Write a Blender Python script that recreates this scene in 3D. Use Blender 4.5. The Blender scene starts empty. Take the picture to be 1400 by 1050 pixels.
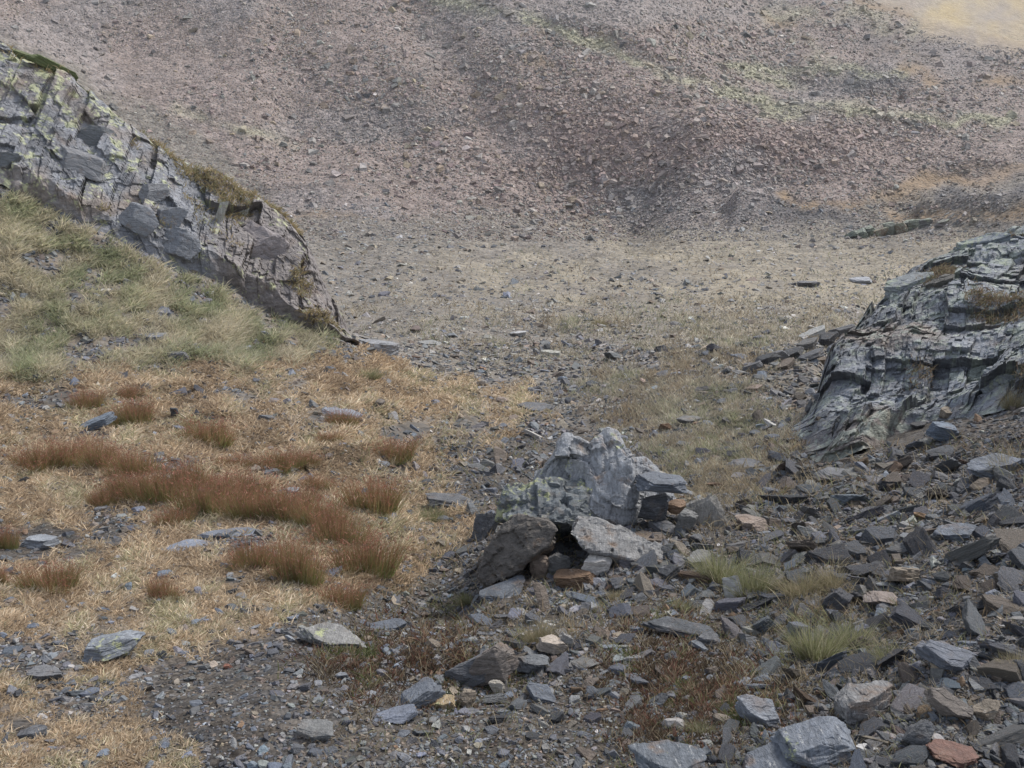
import bpy, math, random
import numpy as np
from mathutils import Matrix, Vector, Euler

RS = np.random.RandomState(11)
random.seed(5)
scene = bpy.context.scene
COL = scene.collection
R = math.radians

# ------------------------------------------------------------------ camera model
CAM_H, PITCH, F = 1.65, R(17.0), 1374.0
SP, CP = math.sin(PITCH), math.cos(PITCH)

def px_to_ut(px, py):
    cx = (np.asarray(px, float) - 700.0) / F
    cy = (525.0 - np.asarray(py, float)) / F
    f = CP + cy * SP
    return cx / f, (-SP + cy * CP) / f

def to_px(X, Y, Z):
    Z = Z - CAM_H
    d = Y * CP - Z * SP
    d = np.maximum(d, 1e-3)
    return 700.0 + F * X / d, 525.0 - F * (Y * SP + Z * CP) / d

def cam_depth(Y, Z):
    return Y * CP - (Z - CAM_H) * SP

# ------------------------------------------------------------------ numpy noise
def _hash(ix, iy, iz, seed):
    h = (ix.astype(np.int64) * 374761393 + iy.astype(np.int64) * 668265263 + iz.astype(np.int64) * 2147483647 + seed * 1274126177) & 0xFFFFFFFF
    h = ((h ^ (h >> 13)) * 1274126177) & 0xFFFFFFFF
    h = ((h ^ (h >> 16)) * 2246822519) & 0xFFFFFFFF
    h = h ^ (h >> 15)
    return (h & 0xFFFFFF) / float(0x1000000)

def vnoise(P, seed=0):
    P = np.asarray(P, float)
    I = np.floor(P).astype(np.int64)
    f = P - I
    w = f * f * (3 - 2 * f)
    out = 0
    for dx in (0, 1):
        wx = w[:, 0] if dx else 1 - w[:, 0]
        for dy in (0, 1):
            wy = w[:, 1] if dy else 1 - w[:, 1]
            for dz in (0, 1):
                wz = w[:, 2] if dz else 1 - w[:, 2]
                out = out + wx * wy * wz * _hash(I[:, 0] + dx, I[:, 1] + dy, I[:, 2] + dz, seed)
    return out * 2 - 1

def fbm(P, octs=4, seed=0, gain=.5, lac=2.03):
    a, s, out = 1.0, 1.0, 0
    for k in range(octs):
        out = out + a * vnoise(np.asarray(P) * s + 17.3 * k, seed + k)
        a *= gain; s *= lac
    return out

def P3(x, y, z=None):
    x = np.asarray(x, float).ravel(); y = np.asarray(y, float).ravel()
    z = np.zeros_like(x) if z is None else np.asarray(z, float).ravel()
    return np.stack([x, y, z], 1)

def cells(P, seed, jit=.9):
    """nearest jittered cell: returns per-point (rand a, rand b, rand c, rand d, vector to centre, F1, F2)"""
    I = np.floor(P).astype(np.int64)
    n = len(P)
    b1 = np.full(n, 1e9); b2 = np.full(n, 1e9)
    bid = np.zeros((n, 3), np.int64); bv = np.zeros((n, 3))
    for dx in (-1, 0, 1):
        for dy in (-1, 0, 1):
            for dz in (-1, 0, 1):
                J = I + np.array([dx, dy, dz])
                c = np.stack([_hash(J[:, 0], J[:, 1], J[:, 2], seed + q) for q in (1, 2, 3)], 1)
                v = P - (J + .5 + (c - .5) * jit)
                d = (v * v).sum(1)
                m = d < b1
                b2 = np.where(m, b1, np.minimum(b2, d))
                b1 = np.where(m, d, b1)
                bid[m] = J[m]; bv[m] = v[m]
    r = [_hash(bid[:, 0], bid[:, 1], bid[:, 2], seed + 10 + q) for q in range(4)]
    return r, bv, np.sqrt(b1), np.sqrt(b2)

def facets(P, size, rot, seed, tilt=.7, warp=.07):
    """blocky displacement in [-1,1]-ish and crack mask"""
    M = np.array(rot.to_matrix())
    Q = (P @ M) / np.array(size)
    Q = Q + warp * np.stack([vnoise(Q * 1.3 + 5, seed), vnoise(Q * 1.3 + 9, seed + 1), vnoise(Q * 1.3 + 13, seed + 2)], 1)
    r, v, f1, f2 = cells(Q, seed)
    h = (r[0] - .5) * 1.2 + tilt * ((r[1] - .5) * 2 * v[:, 0] + (r[2] - .5) * 2 * v[:, 1] + (r[3] - .5) * 1.4 * v[:, 2])
    crack = np.clip(1 - (f2 - f1) / .10, 0, 1)
    return h, crack, r[3]

def joints(P, size, rot, seed, tilt=.5):
    """block displacement from three straight joint sets in running bond; returns height, crack mask, block tone"""
    Q = (P @ np.array(rot.to_matrix())) / np.array(size)
    Q = Q + .16 * np.stack([vnoise(Q * .45 + 5, seed), vnoise(Q * .45 + 9, seed + 1), vnoise(Q * .45 + 13, seed + 2)], 1)
    Q = Q + .03 * np.stack([vnoise(Q * 4 + 5, seed), vnoise(Q * 4 + 9, seed + 1), vnoise(Q * 4 + 13, seed + 2)], 1)
    z0 = np.zeros(len(P), np.int64)
    w1 = lambda x, q: x + .38 * vnoise(P3(x * .8, 0 * x + q * 7.7), seed + q)
    z = w1(Q[:, 2], 1); kz = np.floor(z).astype(np.int64)
    x = w1(Q[:, 0] + 3 * _hash(kz, z0, z0, seed + 3), 2); kx = np.floor(x).astype(np.int64)
    y = w1(Q[:, 1] + 3 * _hash(kz, kx, z0, seed + 4), 3); ky = np.floor(y).astype(np.int64)
    f = np.stack([x - kx, y - ky, z - kz], 1) - .5
    r = [_hash(kx, ky, kz, seed + 10 + q) for q in range(4)]
    h = (r[0] - .5) * 1.3 + tilt * ((r[1] - .5) * 2 * f[:, 0] + (r[2] - .5) * 2 * f[:, 1] + (r[3] - .5) * f[:, 2])
    e = ((.5 - np.abs(f)) * np.array(size)).min(1) / min(size)
    return h, np.clip(1 - e / .09, 0, 1), r[3]

# ------------------------------------------------------------------ terrain
def T(py):
    return px_to_ut(700, py)[1]

def pchip(xk, yk, x):
    xk = np.asarray(xk, float); yk = np.asarray(yk, float)
    h = np.diff(xk); d = np.diff(yk, axis=0) / (h if yk.ndim == 1 else h[:, None])
    m = np.zeros_like(yk)
    hh = h if yk.ndim == 1 else h[:, None]
    w1 = 2 * hh[1:] + hh[:-1]; w2 = hh[1:] + 2 * hh[:-1]
    with np.errstate(divide='ignore', invalid='ignore'):
        mm = (w1 + w2) / (w1 / d[:-1] + w2 / d[1:])
    m[1:-1] = np.where(d[:-1] * d[1:] > 0, mm, 0)
    m[0] = d[0]; m[-1] = d[-1]
    i = np.clip(np.searchsorted(xk, x) - 1, 0, len(xk) - 2)
    t = (x - xk[i]) / h[i]
    t = np.clip(t, 0, 1)
    if yk.ndim > 1:
        t = t[:, None]; H = h[i][:, None]
    else:
        H = h[i]
    t2 = t * t; t3 = t2 * t
    return (2 * t3 - 3 * t2 + 1) * yk[i] + (t3 - 2 * t2 + t) * H * m[i] + (-2 * t3 + 3 * t2) * yk[i + 1] + (t3 - t2) * H * m[i + 1]

# (py, Y) pairs are ray depths; ('z', Y, z) gives a height directly
NEAR_L = [(1050, 2.1), (900, 2.88), (800, 3.8), (700, 5.1)]
FARC = [(200, 79), (100, 89), (0, 102), (-100, 117), (-300, 150)]
Zs = lambda *a: [('z', y, z) for y, z in a]
COLS = {
    -1.3: Zs((2, .1), (4, .1), (8, .3), (11, 1.4), (13, 3), (16, 3.6), (24, 2), (50, 0), (75, 8), (100, 22), (150, 46)),
    -.72: [(1050, 2.1), (900, 2.85), (800, 3.7), (700, 4.9), (600, 6.8), (500, 9.2), (400, 10.9), (300, 12.1), (200, 13.0), (100, 13.9), (0, 14.7)] + Zs((16.5, 2.8), (24, .8), (50, -2), (75, 5), (100, 18), (140, 42)),
    -.5: NEAR_L + [(650, 6.0), (600, 7.1), (550, 8.4), (500, 9.8), (450, 10.8), (400, 11.7), (350, 12.5), (300, 13.2), (250, 13.8), (200, 14.3), (150, 14.8), (100, 15.3), (58, 15.9)] + Zs((17.5, 2.0), (22, .2), (40, -4), (60, -3.4)) + [(45, 78), (0, 88), (-100, 102), (-300, 132)],
    -.35: NEAR_L + [(600, 7.2), (550, 8.7), (500, 10.5), (450, 12.0), (400, 13.2), (360, 14.0), (300, 14.7), (250, 15.2), (200, 15.9)] + Zs((18, .3), (25, -2.5), (45, -5.8), (58, -6)) + [(200, 72), (100, 86), (0, 98), (-100, 112), (-300, 145)],
    -.25: NEAR_L + [(600, 7.3), (550, 9.0), (500, 11.3), (475, 12.6), (440, 13.8), (410, 14.7), (350, 15.4), (283, 16.2)] + Zs((18.5, -.9), (25, -3.4), (45, -6.2), (57, -6.4)) + [(285, 63), (200, 75), (100, 87), (0, 99), (-100, 114), (-300, 147)],
    -.205: NEAR_L + [(600, 7.4), (550, 9.3), (500, 12.0), (470, 13.6), (440, 14.7), (400, 15.4), (345, 16.0)] + Zs((18, -1.9), (24, -3.9), (40, -5.9)) + [(345, 47), (300, 61), (250, 69)] + FARC,
    -.165: NEAR_L + [(600, 7.5), (550, 9.6), (500, 12.8), (465, 15.1)] + Zs((18, -2.95), (24, -4.3)) + [(400, 34), (350, 48), (300, 61), (250, 70)] + FARC,
    -.08: [(1050, 2.1), (950, 2.55), (880, 3.0), (850, 3.3), (800, 4.0), (750, 4.75), (700, 5.7), (650, 7.0), (600, 8.8), (550, 11.8), (500, 16.3), (450, 23), (400, 33), (350, 48), (300, 64), (280, 69)] + FARC,
    0.0: [(1050, 2.1), (950, 2.55), (850, 3.2), (800, 3.7), (760, 4.3), (700, 5.7), (650, 7.2), (600, 9.2), (550, 12.4), (500, 17), (450, 24), (400, 34), (350, 50), (300, 66), (280, 70)] + FARC,
    .1: [(1050, 2.1), (950, 2.5), (850, 3.1), (800, 3.6), (760, 4.1), (720, 4.7), (660, 6.6), (600, 8.8), (550, 11.5), (500, 15.8), (450, 23), (400, 33), (350, 50), (310, 65), (280, 71), (200, 80), (120, 89), (100, 92), (0, 108), (-100, 125), (-300, 158)],
    .25: [(1050, 2.05), (950, 2.45), (850, 3.0), (800, 3.4), (750, 4.0), (700, 4.8), (650, 5.9), (600, 7.6), (550, 9.8), (500, 13), (450, 20), (400, 32), (350, 50), (320, 60), (290, 69), (200, 80), (160, 86), (145, 93), (100, 107), (50, 126), (0, 148), (-100, 175), (-300, 215)],
    .308: [(1050, 2.05), (950, 2.4), (850, 2.95), (800, 3.35), (750, 3.9), (700, 4.65), (650, 5.6), (600, 6.8), (578, 7.2)] + Zs((8.2, -1.15)) + [(535, 10.6), (500, 13), (450, 20), (400, 32), (350, 49), (320, 59), (290, 68), (200, 80), (162, 86), (147, 93), (100, 107), (50, 127), (0, 152), (-100, 182), (-300, 225)],
    .335: [(1050, 2.02), (950, 2.38), (850, 2.92), (800, 3.3), (750, 3.85), (700, 4.6), (650, 5.5), (600, 6.5), (550, 7.0), (505, 7.6)] + Zs((9, -1.0), (11, -1.75), (14, -2.5)) + [(450, 20), (400, 32), (350, 49), (320, 58), (290, 67), (200, 80), (163, 86), (148, 93), (100, 107), (50, 128), (0, 156), (-100, 188), (-300, 235)],
    .374: [(1050, 2.0), (950, 2.35), (850, 2.9), (800, 3.28), (750, 3.8), (700, 4.5), (650, 5.3), (600, 6.2), (550, 6.9), (500, 7.5), (460, 8.1), (428, 8.8)] + Zs((10.5, -.9), (13, -1.9), (18, -3.2), (24, -4.3)) + [(400, 32), (350, 48), (320, 57), (290, 66), (262, 72), (200, 80), (165, 86), (150, 93), (100, 108), (50, 131), (0, 165), (-100, 200), (-300, 250)],
    .44: [(1050, 1.95), (950, 2.28), (850, 2.78), (800, 3.15), (750, 3.6), (700, 4.2), (650, 4.95), (600, 5.8), (550, 6.6), (500, 7.3), (450, 7.9), (400, 8.6), (368, 9.2)] + Zs((11.5, -.5), (15, -2), (24, -4.2)) + [(360, 44), (320, 53), (300, 58), (270, 63), (258, 72), (200, 80), (168, 86), (150, 93), (100, 111), (55, 140), (0, 195), (-100, 240), (-300, 300)],
    .5: [(1050, 1.9), (950, 2.2), (850, 2.65), (800, 3.0), (750, 3.4), (700, 3.9), (650, 4.6), (600, 5.4), (550, 6.2), (500, 7.0), (450, 7.7), (400, 8.4), (350, 9.1), (325, 9.6)] + Zs((12, -.3), (16, -2), (24, -4), (38, -5.1)) + [(322, 46), (305, 53), (270, 60), (250, 72), (200, 80), (170, 86), (150, 94), (100, 115), (60, 150), (0, 230), (-100, 290), (-300, 370)],
    .8: Zs((1.5, .12), (2.5, .2), (4, .4), (6, .7), (9, 1.6), (12, 1.4), (20, -1), (40, -3.2), (60, -3), (72, 0), (90, 3), (120, 7), (200, 20), (300, 45)),
    1.3: Zs((1.5, .25), (2.5, .4), (4, .8), (6, 1.2), (9, 2.2), (12, 2), (20, 0), (40, -2), (60, -2), (72, 1), (90, 4), (120, 8), (200, 22), (300, 48)),
}
YMIN, YMAX = .35, 420.0
NY = 760
lnY = np.linspace(math.log(YMIN), math.log(YMAX), NY)
Yg = np.exp(lnY)
ug = np.concatenate([np.linspace(-1.3, -.68, 60, endpoint=False), np.linspace(-.68, .68, 720), np.linspace(.68, 1.3, 61)[1:]])
NU = len(ug)
uk = np.array(sorted(COLS))
Zk = np.zeros((len(uk), NY))
for i, u in enumerate(uk):
    pts = []
    for e in COLS[u]:
        if e[0] == 'z':
            pts.append((e[1], e[2]))
        else:
            pts.append((e[1], CAM_H + e[1] * T(e[0])))
    pts = [(.3, pts[0][1] + .03), (1.0, pts[0][1] + .02)] + pts
    y1, z1 = pts[-1]; y0, z0 = pts[-2]
    pts.append((460.0, z1 + (460 - y1) * (z1 - z0) / (y1 - y0) * .7))
    Yk = np.array([p[0] for p in pts]); zk = np.array([p[1] for p in pts])
    assert (np.diff(Yk) > 0).all(), (u, Yk)
    Zk[i] = pchip(np.log(Yk), zk, lnY)
Z0 = pchip(uk, Zk, ug)                       # (NU, NY)
ker = np.array([1, 4, 6, 4, 1.]) / 16
for _ in range(5):
    Zp = np.pad(Z0, ((2, 2), (0, 0)), mode='edge')
    Z0 = sum(ker[k] * Zp[k:k + NU] for k in range(5))
UU, YY = np.meshgrid(ug, Yg, indexing='ij')
XX = UU * YY
q = P3(XX, YY)
rough = (.035 * fbm(q * np.array([1.6, 1.6, 1]), 4, 3) * np.clip(YY.ravel() / 3, .5, 2.2)
         + np.clip((YY.ravel() - 8) / 20, 0, 1) * .16 * fbm(q * .35, 4, 21)
         + np.clip((YY.ravel() - 60) / 15, 0, 1) * .55 * fbm(q * .11, 4, 33)).reshape(NU, NY)
PX0, PY0 = to_px(XX, YY, Z0)

def seg_dist(px, py, pts):
    """distance in pixels to a poly line"""
    best = np.full(np.shape(px), 1e9)
    for (x0, y0), (x1, y1) in zip(pts[:-1], pts[1:]):
        dx, dy = x1 - x0, y1 - y0
        t = np.clip(((px - x0) * dx + (py - y0) * dy) / (dx * dx + dy * dy), 0, 1)
        best = np.minimum(best, np.hypot(px - x0 - t * dx, py - y0 - t * dy))
    return best

def inpoly(px, py, pts):
    c = np.zeros(np.shape(px), bool)
    n = len(pts)
    for i in range(n):
        x0, y0 = pts[i]; x1, y1 = pts[(i + 1) % n]
        if y0 == y1:
            continue
        m = ((y0 > py) != (y1 > py)) & (px < (x1 - x0) * (py - y0) / (y1 - y0) + x0)
        c ^= m
    return c

def softpoly(px, py, pts, w):
    d = seg_dist(px, py, list(pts) + [pts[0]])
    return np.clip(.5 + np.where(inpoly(px, py, pts), d, -d) / w, 0, 1)

far_rows = YY > 40
# terraces on the far right and swells on the far slope (real relief)
def bump(line, w, amp):
    global Z0
    d = seg_dist(PX0, PY0, line)
    Z0 = Z0 + np.where(far_rows, amp * np.exp(-(d / w) ** 2), 0)
bump([(1010, 300), (1120, 290), (1180, 280), (1290, 246), (1420, 240)], 15, 1.5)
bump([(1260, 300), (1420, 303)], 12, 1.0); bump([(1200, 304), (1420, 301)], 9, .4)
bump([(760, 30), (880, 88), (960, 120), (1060, 148), (1180, 160), (1300, 165)], 9, .7)
bump([(1000, 95), (1130, 95), (1240, 100)], 9, .8)
bump([(680, 268), (760, 278)], 4, .5)
bump([(540, -60), (600, 60), (700, 190), (860, 288)], 46, -1.5)
bump([(860, 60), (880, 150), (960, 215)], 80, 1.5)
bump([(960, 215), (1150, 200)], 45, 1.2)
bump([(1000, 40), (1150, 60)], 25, 1.2); bump([(1080, 110), (1230, 130)], 10, -1.0)
bump([(1060, 10), (1180, 30), (1280, 70), (1400, 90)], 14, 1.5)
def mound(px, py, Yd, rx, ry, amp):
    global Z0
    u, t = px_to_ut(px, py); x, y = u * Yd, Yd
    Z0 = Z0 + amp * np.exp(-((XX - x) / rx) ** 2 - ((YY - y) / ry) ** 2)
mound(830, 720, 4.55, .55, .42, .13); mound(920, 760, 4.1, .4, .35, .09); mound(720, 790, 4.0, .3, .3, .05)
mound(585, 815, 3.8, .28, .3, -.13); mound(520, 850, 3.5, .25, .2, -.05); mound(660, 930, 2.85, .4, .18, .07)
mound(1250, 780, 3.6, .5, .5, .08); mound(1060, 900, 2.8, .3, .25, -.05); mound(1310, 960, 2.4, .35, .25, .06)
Z = Z0 + rough
# visibility table
Trel = (Z - CAM_H) / YY
Tmax = np.maximum.accumulate(Trel, axis=1)
# sorted search per column
def hit(px, py):
    """first terrain point seen through pixel(s)"""
    px = np.atleast_1d(np.asarray(px, float)); py = np.atleast_1d(np.asarray(py, float))
    u, t = px_to_ut(px, py)
    iu = np.clip(np.searchsorted(ug, u), 1, NU - 1)
    iu = np.where(u - ug[iu - 1] < ug[iu] - u, iu - 1, iu)
    j = np.zeros(len(px), int)
    for c in np.unique(iu):
        m = iu == c
        j[m] = np.searchsorted(Tmax[c], t[m])
    j = np.clip(j, 1, NY - 1)
    a = Tmax[iu, j - 1]; b = Tmax[iu, j]
    a = np.where(Trel[iu, j - 1] < a - 1e-9, Trel[iu, j - 1], a)
    w = np.clip((t - a) / np.maximum(b - a, 1e-9), 0, 1)
    Yh = np.exp(lnY[j - 1] + w * (lnY[1] - lnY[0]))
    return np.stack([u * Yh, Yh, CAM_H + t * Yh], 1)

def zat(x, y):
    x = np.atleast_1d(np.asarray(x, float)); y = np.atleast_1d(np.asarray(y, float))
    u = x / y
    iu = np.clip(np.searchsorted(ug, u) - 1, 0, NU - 2); fu = np.clip((u - ug[iu]) / (ug[iu + 1] - ug[iu]), 0, 1)
    fj = (np.log(y) - lnY[0]) / (lnY[1] - lnY[0]); j = np.clip(fj.astype(int), 0, NY - 2); fj = np.clip(fj - j, 0, 1)
    return (Z[iu, j] * (1 - fu) * (1 - fj) + Z[iu + 1, j] * fu * (1 - fj) + Z[iu, j + 1] * (1 - fu) * fj + Z[iu + 1, j + 1] * fu * fj)

def nrm(x, y, e=None):
    x = np.atleast_1d(np.asarray(x, float)); y = np.atleast_1d(np.asarray(y, float))
    e = np.maximum(.04, y * .012)
    n = np.stack([-(zat(x + e, y) - zat(x - e, y)) / (2 * e), -(zat(x, y + e) - zat(x, y - e)) / (2 * e), np.ones_like(x)], 1)
    return n / np.linalg.norm(n, axis=1)[:, None]

# ------------------------------------------------------------------ zones of cover, traced as areas of ground
TAN = [(-420, 505), (100, 500), (230, 480), (330, 490), (440, 472), (520, 478), (600, 512), (720, 528), (745, 560), (690, 590), (690, 612), (640, 640), (650, 700), (640, 740), (600, 775), (560, 800), (470, 815), (400, 840), (330, 882), (240, 885), (160, 915), (190, 960), (240, 1010), (290, 1070), (-420, 1070)]
GREEN = [(-420, 120), (60, 275), (150, 335), (240, 378), (340, 425), (450, 462), (430, 490), (330, 500), (200, 492), (100, 512), (-420, 520)]
STRAW = [(480, 420), (600, 352), (820, 318), (1100, 332), (1420, 328), (1420, 400), (1210, 430), (1100, 470), (1000, 520), (1100, 600), (1010, 690), (930, 700), (880, 610), (830, 560), (740, 500), (600, 450)]
FARS = [(300, 200), (395, 292), (560, 300), (700, 290), (880, 300), (1000, 318), (1130, 285), (1230, 255), (1420, 240), (1420, -400), (-400, -400), (-400, 60), (0, 40)]
HILLY = [(1190, -10), (1250, 26), (1310, 48), (1420, 60), (1420, -300), (1100, -300)]
def zones(px, py, X, Y):
    q = P3(X, Y); sh = np.shape(px)
    nz = fbm(P3(px, py * 1.4) * .03, 4, 50).reshape(sh)
    nz2 = fbm(P3(px, py * 1.6) * .012, 4, 60).reshape(sh)
    wx = px + 14 * nz; wy = py + 10 * fbm(P3(px, py * 1.4) * .03 + 40, 3, 55).reshape(sh)
    z = {}
    far = Y > 36
    z['tan'] = np.where(far, 0, softpoly(wx, wy, TAN, 26))
    bare = np.zeros(sh)
    for bx, by, rx, ry in ((160, 715, 50, 24), (640, 610, 42, 26), (540, 640, 40, 18), (330, 740, 70, 16), (240, 640, 45, 14), (70, 550, 60, 14), (640, 670, 36, 30), (200, 495, 60, 12), (330, 540, 50, 9), (130, 590, 50, 10), (480, 570, 34, 10), (380, 650, 26, 12), (50, 740, 60, 22), (120, 760, 50, 14), (310, 790, 40, 14), (40, 900, 60, 28), (110, 960, 60, 26), (30, 990, 60, 30), (560, 590, 40, 14)):
        bare = np.maximum(bare, np.exp(-((wx - bx) / rx) ** 2 - ((wy - by) / ry) ** 2))
    z['tan'] = np.clip(z['tan'] - 1.0 * bare - .8 * np.clip(nz2 - .15, 0, 1) - .5 * np.clip(nz - .22, 0, 1), 0, 1)
    gn = fbm(P3(px, py * 1.7) * .030, 4, 130).reshape(sh)
    z['green'] = np.where(far, 0, softpoly(wx, wy, GREEN, 22)) * np.clip(.82 + 1.4 * gn, 0, 1)
    st = np.where((Y < 4.8) , 0, softpoly(wx, wy, STRAW, 75))
    st_n = fbm(P3(px * .6, py * 2.2) * .03, 4, 71).reshape(sh)
    z['straw'] = st * np.clip(.52 + .6 * st_n + .35 * np.clip((px - 640) / 300, -1, 1) - .6 * np.exp(-((px - 790) / 120) ** 2 - ((py - 470) / 50) ** 2) - .4 * np.exp(-((px - 1130) / 80) ** 2 - ((py - 425) / 22) ** 2), 0, 1)
    z['far'] = np.where(Y > 40, softpoly(wx, wy, FARS, 16), 0)
    z['hill'] = np.where(Y > 95, softpoly(wx, wy, HILLY, 46), 0)
    lich = np.zeros(sh)
    for line, w, a in (([(600, 0), (760, 38), (880, 90), (960, 122), (1060, 146), (1180, 158), (1290, 165), (1390, 160)], 7, 1), ([(1000, 92), (1130, 92), (1180, 103), (1240, 100)], 7, .9), ([(1000, 120), (1090, 150), (1200, 155)], 9, .7), ([(1090, 60), (1150, 95)], 8, .5), ([(1030, 105), (1090, 115)], 7, .7), ([(240, 150), (330, 175), (400, 198)], 8, .45), ([(1050, 20), (1180, 20), (1250, 40)], 12, .35)):
        lich = np.maximum(lich, a * np.exp(-(seg_dist(wx, wy, line) / w) ** 2))
    z['lich'] = np.where(Y > 40, np.clip(1.25 * lich * (1 + .9 * nz), 0, 1), 0)
    br = np.zeros(sh)
    for line, w, a in (([(1200, 268), (1260, 250), (1300, 240), (1420, 230)], 11, 1.1), ([(1215, 296), (1290, 290), (1420, 292)], 9, 1.1), ([(1080, 275), (1180, 272)], 5, .8), ([(1240, 90), (1280, 115)], 9, .8), ([(1050, 22), (1090, 36)], 6, .6), ([(1340, 115), (1420, 108)], 5, .7), ([(1210, 65), (1280, 80)], 6, .5), ([(380, 292), (520, 300)], 4, .5), ([(730, 80), (760, 88)], 4, .6), ([(1180, 2), (1240, 25)], 7, .8)):
        br = np.maximum(br, a * np.exp(-(seg_dist(wx, wy, line) / w) ** 2))
    z['brown'] = np.where(Y > 40, np.clip(br * (1 + .5 * nz), 0, 1), 0)
    dkf = np.zeros(sh)
    for line, w, a in (([(1020, 292), (1090, 285), (1160, 296)], 13, .9), ([(1262, 314), (1340, 311), (1420, 314)], 9, 1), ([(1290, 272), (1420, 266)], 9, .7), ([(860, 285), (930, 250)], 18, .6), ([(1160, 40), (1210, 60)], 14, .6), ([(1160, 118), (1230, 118)], 12, .7)):
        dkf = np.maximum(dkf, a * np.exp(-(seg_dist(wx, wy, line) / w) ** 2))
    z['dark'] = np.where(Y > 40, np.clip(dkf * (1 + .7 * nz), 0, 1), 0)
    z['nz'] = nz; z['nz2'] = nz2
    dk = np.zeros(sh)
    for bx, by, rx, ry, a in ((560, 915, 90, 40, 1), (930, 940, 80, 70, .9), (1240, 640, 60, 20, .5), (1000, 960, 60, 50, .6), (1370, 620, 60, 20, .4)):
        dk = np.maximum(dk, a * np.exp(-((wx - bx) / rx) ** 2 - ((wy - by) / ry) ** 2))
    z['heath'] = np.where(Y < 9, np.clip(dk * 1.2 * (1 + .8 * nz), 0, 1), 0)
    return z

def G(px, py, cx, cy, rx, ry):
    return np.exp(-((px - cx) / rx) ** 2 - ((py - cy) / ry) ** 2)

def lerp(a, b, w):
    return a + (np.asarray(b) - a) * w[..., None]

PXG, PYG = to_px(XX, YY, Z)
ZN = zones(PXG, PYG, XX, YY)
colr = np.zeros((NU, NY, 3)) + np.array([.066, .060, .053])
nzb = fbm(q * 2.2, 4, 81).reshape(NU, NY)
colr *= (1 + .35 * nzb)[..., None]
midf = np.clip((YY - 7) / 6, 0, 1)
colr = lerp(colr, np.array([.178, .164, .142]), midf * .85)
fz = fbm(P3(PXG, PYG * 1.8) * .01, 4, 91).reshape(NU, NY)
colr = lerp(colr, np.array([.195, .162, .144]), ZN['far'] * .92)
colr = lerp(colr, np.array([.195, .178, .17]), np.clip(ZN['far'] * np.clip(fz * 1.6, 0, 1), 0, 1) * .7)
colr = lerp(colr, np.array([.210, .176, .16]), np.clip(ZN['far'] * np.clip(-fz * 1.6, 0, 1), 0, 1) * .6)
colr = lerp(colr, np.array([.225, .170, .15]), np.where(YY > 40, .6 * np.clip(G(PXG, PYG, 1060, 198, 170, 40) + .8 * G(PXG, PYG, 800, 190, 150, 90), 0, 1), 0))
colr = lerp(colr, np.array([.105, .10, .10]), ZN['dark'] * .9)
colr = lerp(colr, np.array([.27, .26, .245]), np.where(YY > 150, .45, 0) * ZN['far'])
colr = lerp(colr, np.array([.32, .26, .155]), ZN['hill'] * np.clip(.75 + .5 * ZN['nz'], 0, 1))
colr = lerp(colr, np.array([.26, .258, .18]), ZN['lich'] * .85)
colr = lerp(colr, np.array([.20, .15, .10]), ZN['brown'] * .95)
colr = lerp(colr, np.array([.36, .28, .19]), ZN['tan'] * .92)
colr = lerp(colr, np.array([.13, .112, .09]), np.where(YY < 36, softpoly(PXG, PYG, GREEN, 20), 0) * .7)
colr = lerp(colr, np.array([.25, .225, .15]), ZN['green'] * .8)
colr = lerp(colr, np.array([.240, .214, .162]), ZN['straw'] * .86)
colr = lerp(colr, np.array([.085, .065, .05]), ZN['heath'] * .7)

# ------------------------------------------------------------------ mesh helpers
def mesh_np(name, V, Tri, col=None, smooth=False, extra=None):
    V = np.ascontiguousarray(V, np.float32); Tri = np.ascontiguousarray(Tri, np.int32)
    me = bpy.data.meshes.new(name)
    k = Tri.shape[1]
    me.vertices.add(len(V)); me.vertices.foreach_set('co', V.ravel())
    me.loops.add(Tri.size); me.loops.foreach_set('vertex_index', Tri.ravel())
    me.polygons.add(len(Tri))
    me.polygons.foreach_set('loop_start', np.arange(0, Tri.size, k, dtype=np.int32))
    try:
        me.polygons.foreach_set('loop_total', np.full(len(Tri), k, np.int32))
    except Exception:
        pass
    me.update(calc_edges=True)
    me.polygons.foreach_set('use_smooth', np.full(len(Tri), bool(smooth)))
    if col is not None:
        c = np.ones((len(V), 4), np.float32); c[:, :3] = np.clip(col, 0, 1)
        a = me.attributes.new('col', 'FLOAT_COLOR', 'POINT'); a.data.foreach_set('color', c.ravel())
    for nm, vals in (extra or {}).items():
        a = me.attributes.new(nm, 'FLOAT', 'POINT'); a.data.foreach_set('value', np.ascontiguousarray(vals, np.float32).ravel())
    me.validate()
    return me

def link(name, me, mat=None, parent=None):
    o = bpy.data.objects.new(name, me); COL.objects.link(o)
    if mat is not None and not me.materials:
        me.materials.append(mat)
    if parent is not None:
        o.parent = parent
    return o

def tag(o, label=None, cat=None, group=None, kind=None):
    if label: o['label'] = label
    if cat: o['category'] = cat
    if group: o['group'] = group
    if kind: o['kind'] = kind
    return o

def grid_faces(nu, ny):
    i, j = np.meshgrid(np.arange(nu - 1), np.arange(ny - 1), indexing='ij')
    a = (i * ny + j).ravel()
    return np.stack([a, a + ny, a + ny + 1, a + 1], 1)

# ------------------------------------------------------------------ materials
def new_mat(name):
    m = bpy.data.materials.new(name); m.use_nodes = True
    nt = m.node_tree; nt.nodes.clear()
    out = nt.nodes.new('ShaderNodeOutputMaterial'); b = nt.nodes.new('ShaderNodeBsdfPrincipled')
    nt.links.new(b.outputs[0], out.inputs[0])
    return m, nt, b

def N(nt, t, **kw):
    n = nt.nodes.new(t)
    for k, v in kw.items():
        if k.startswith('i_'):
            n.inputs[int(k[2:]) if k[2:].isdigit() else k[2:]].default_value = v
        else:
            setattr(n, k, v)
    return n

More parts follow.
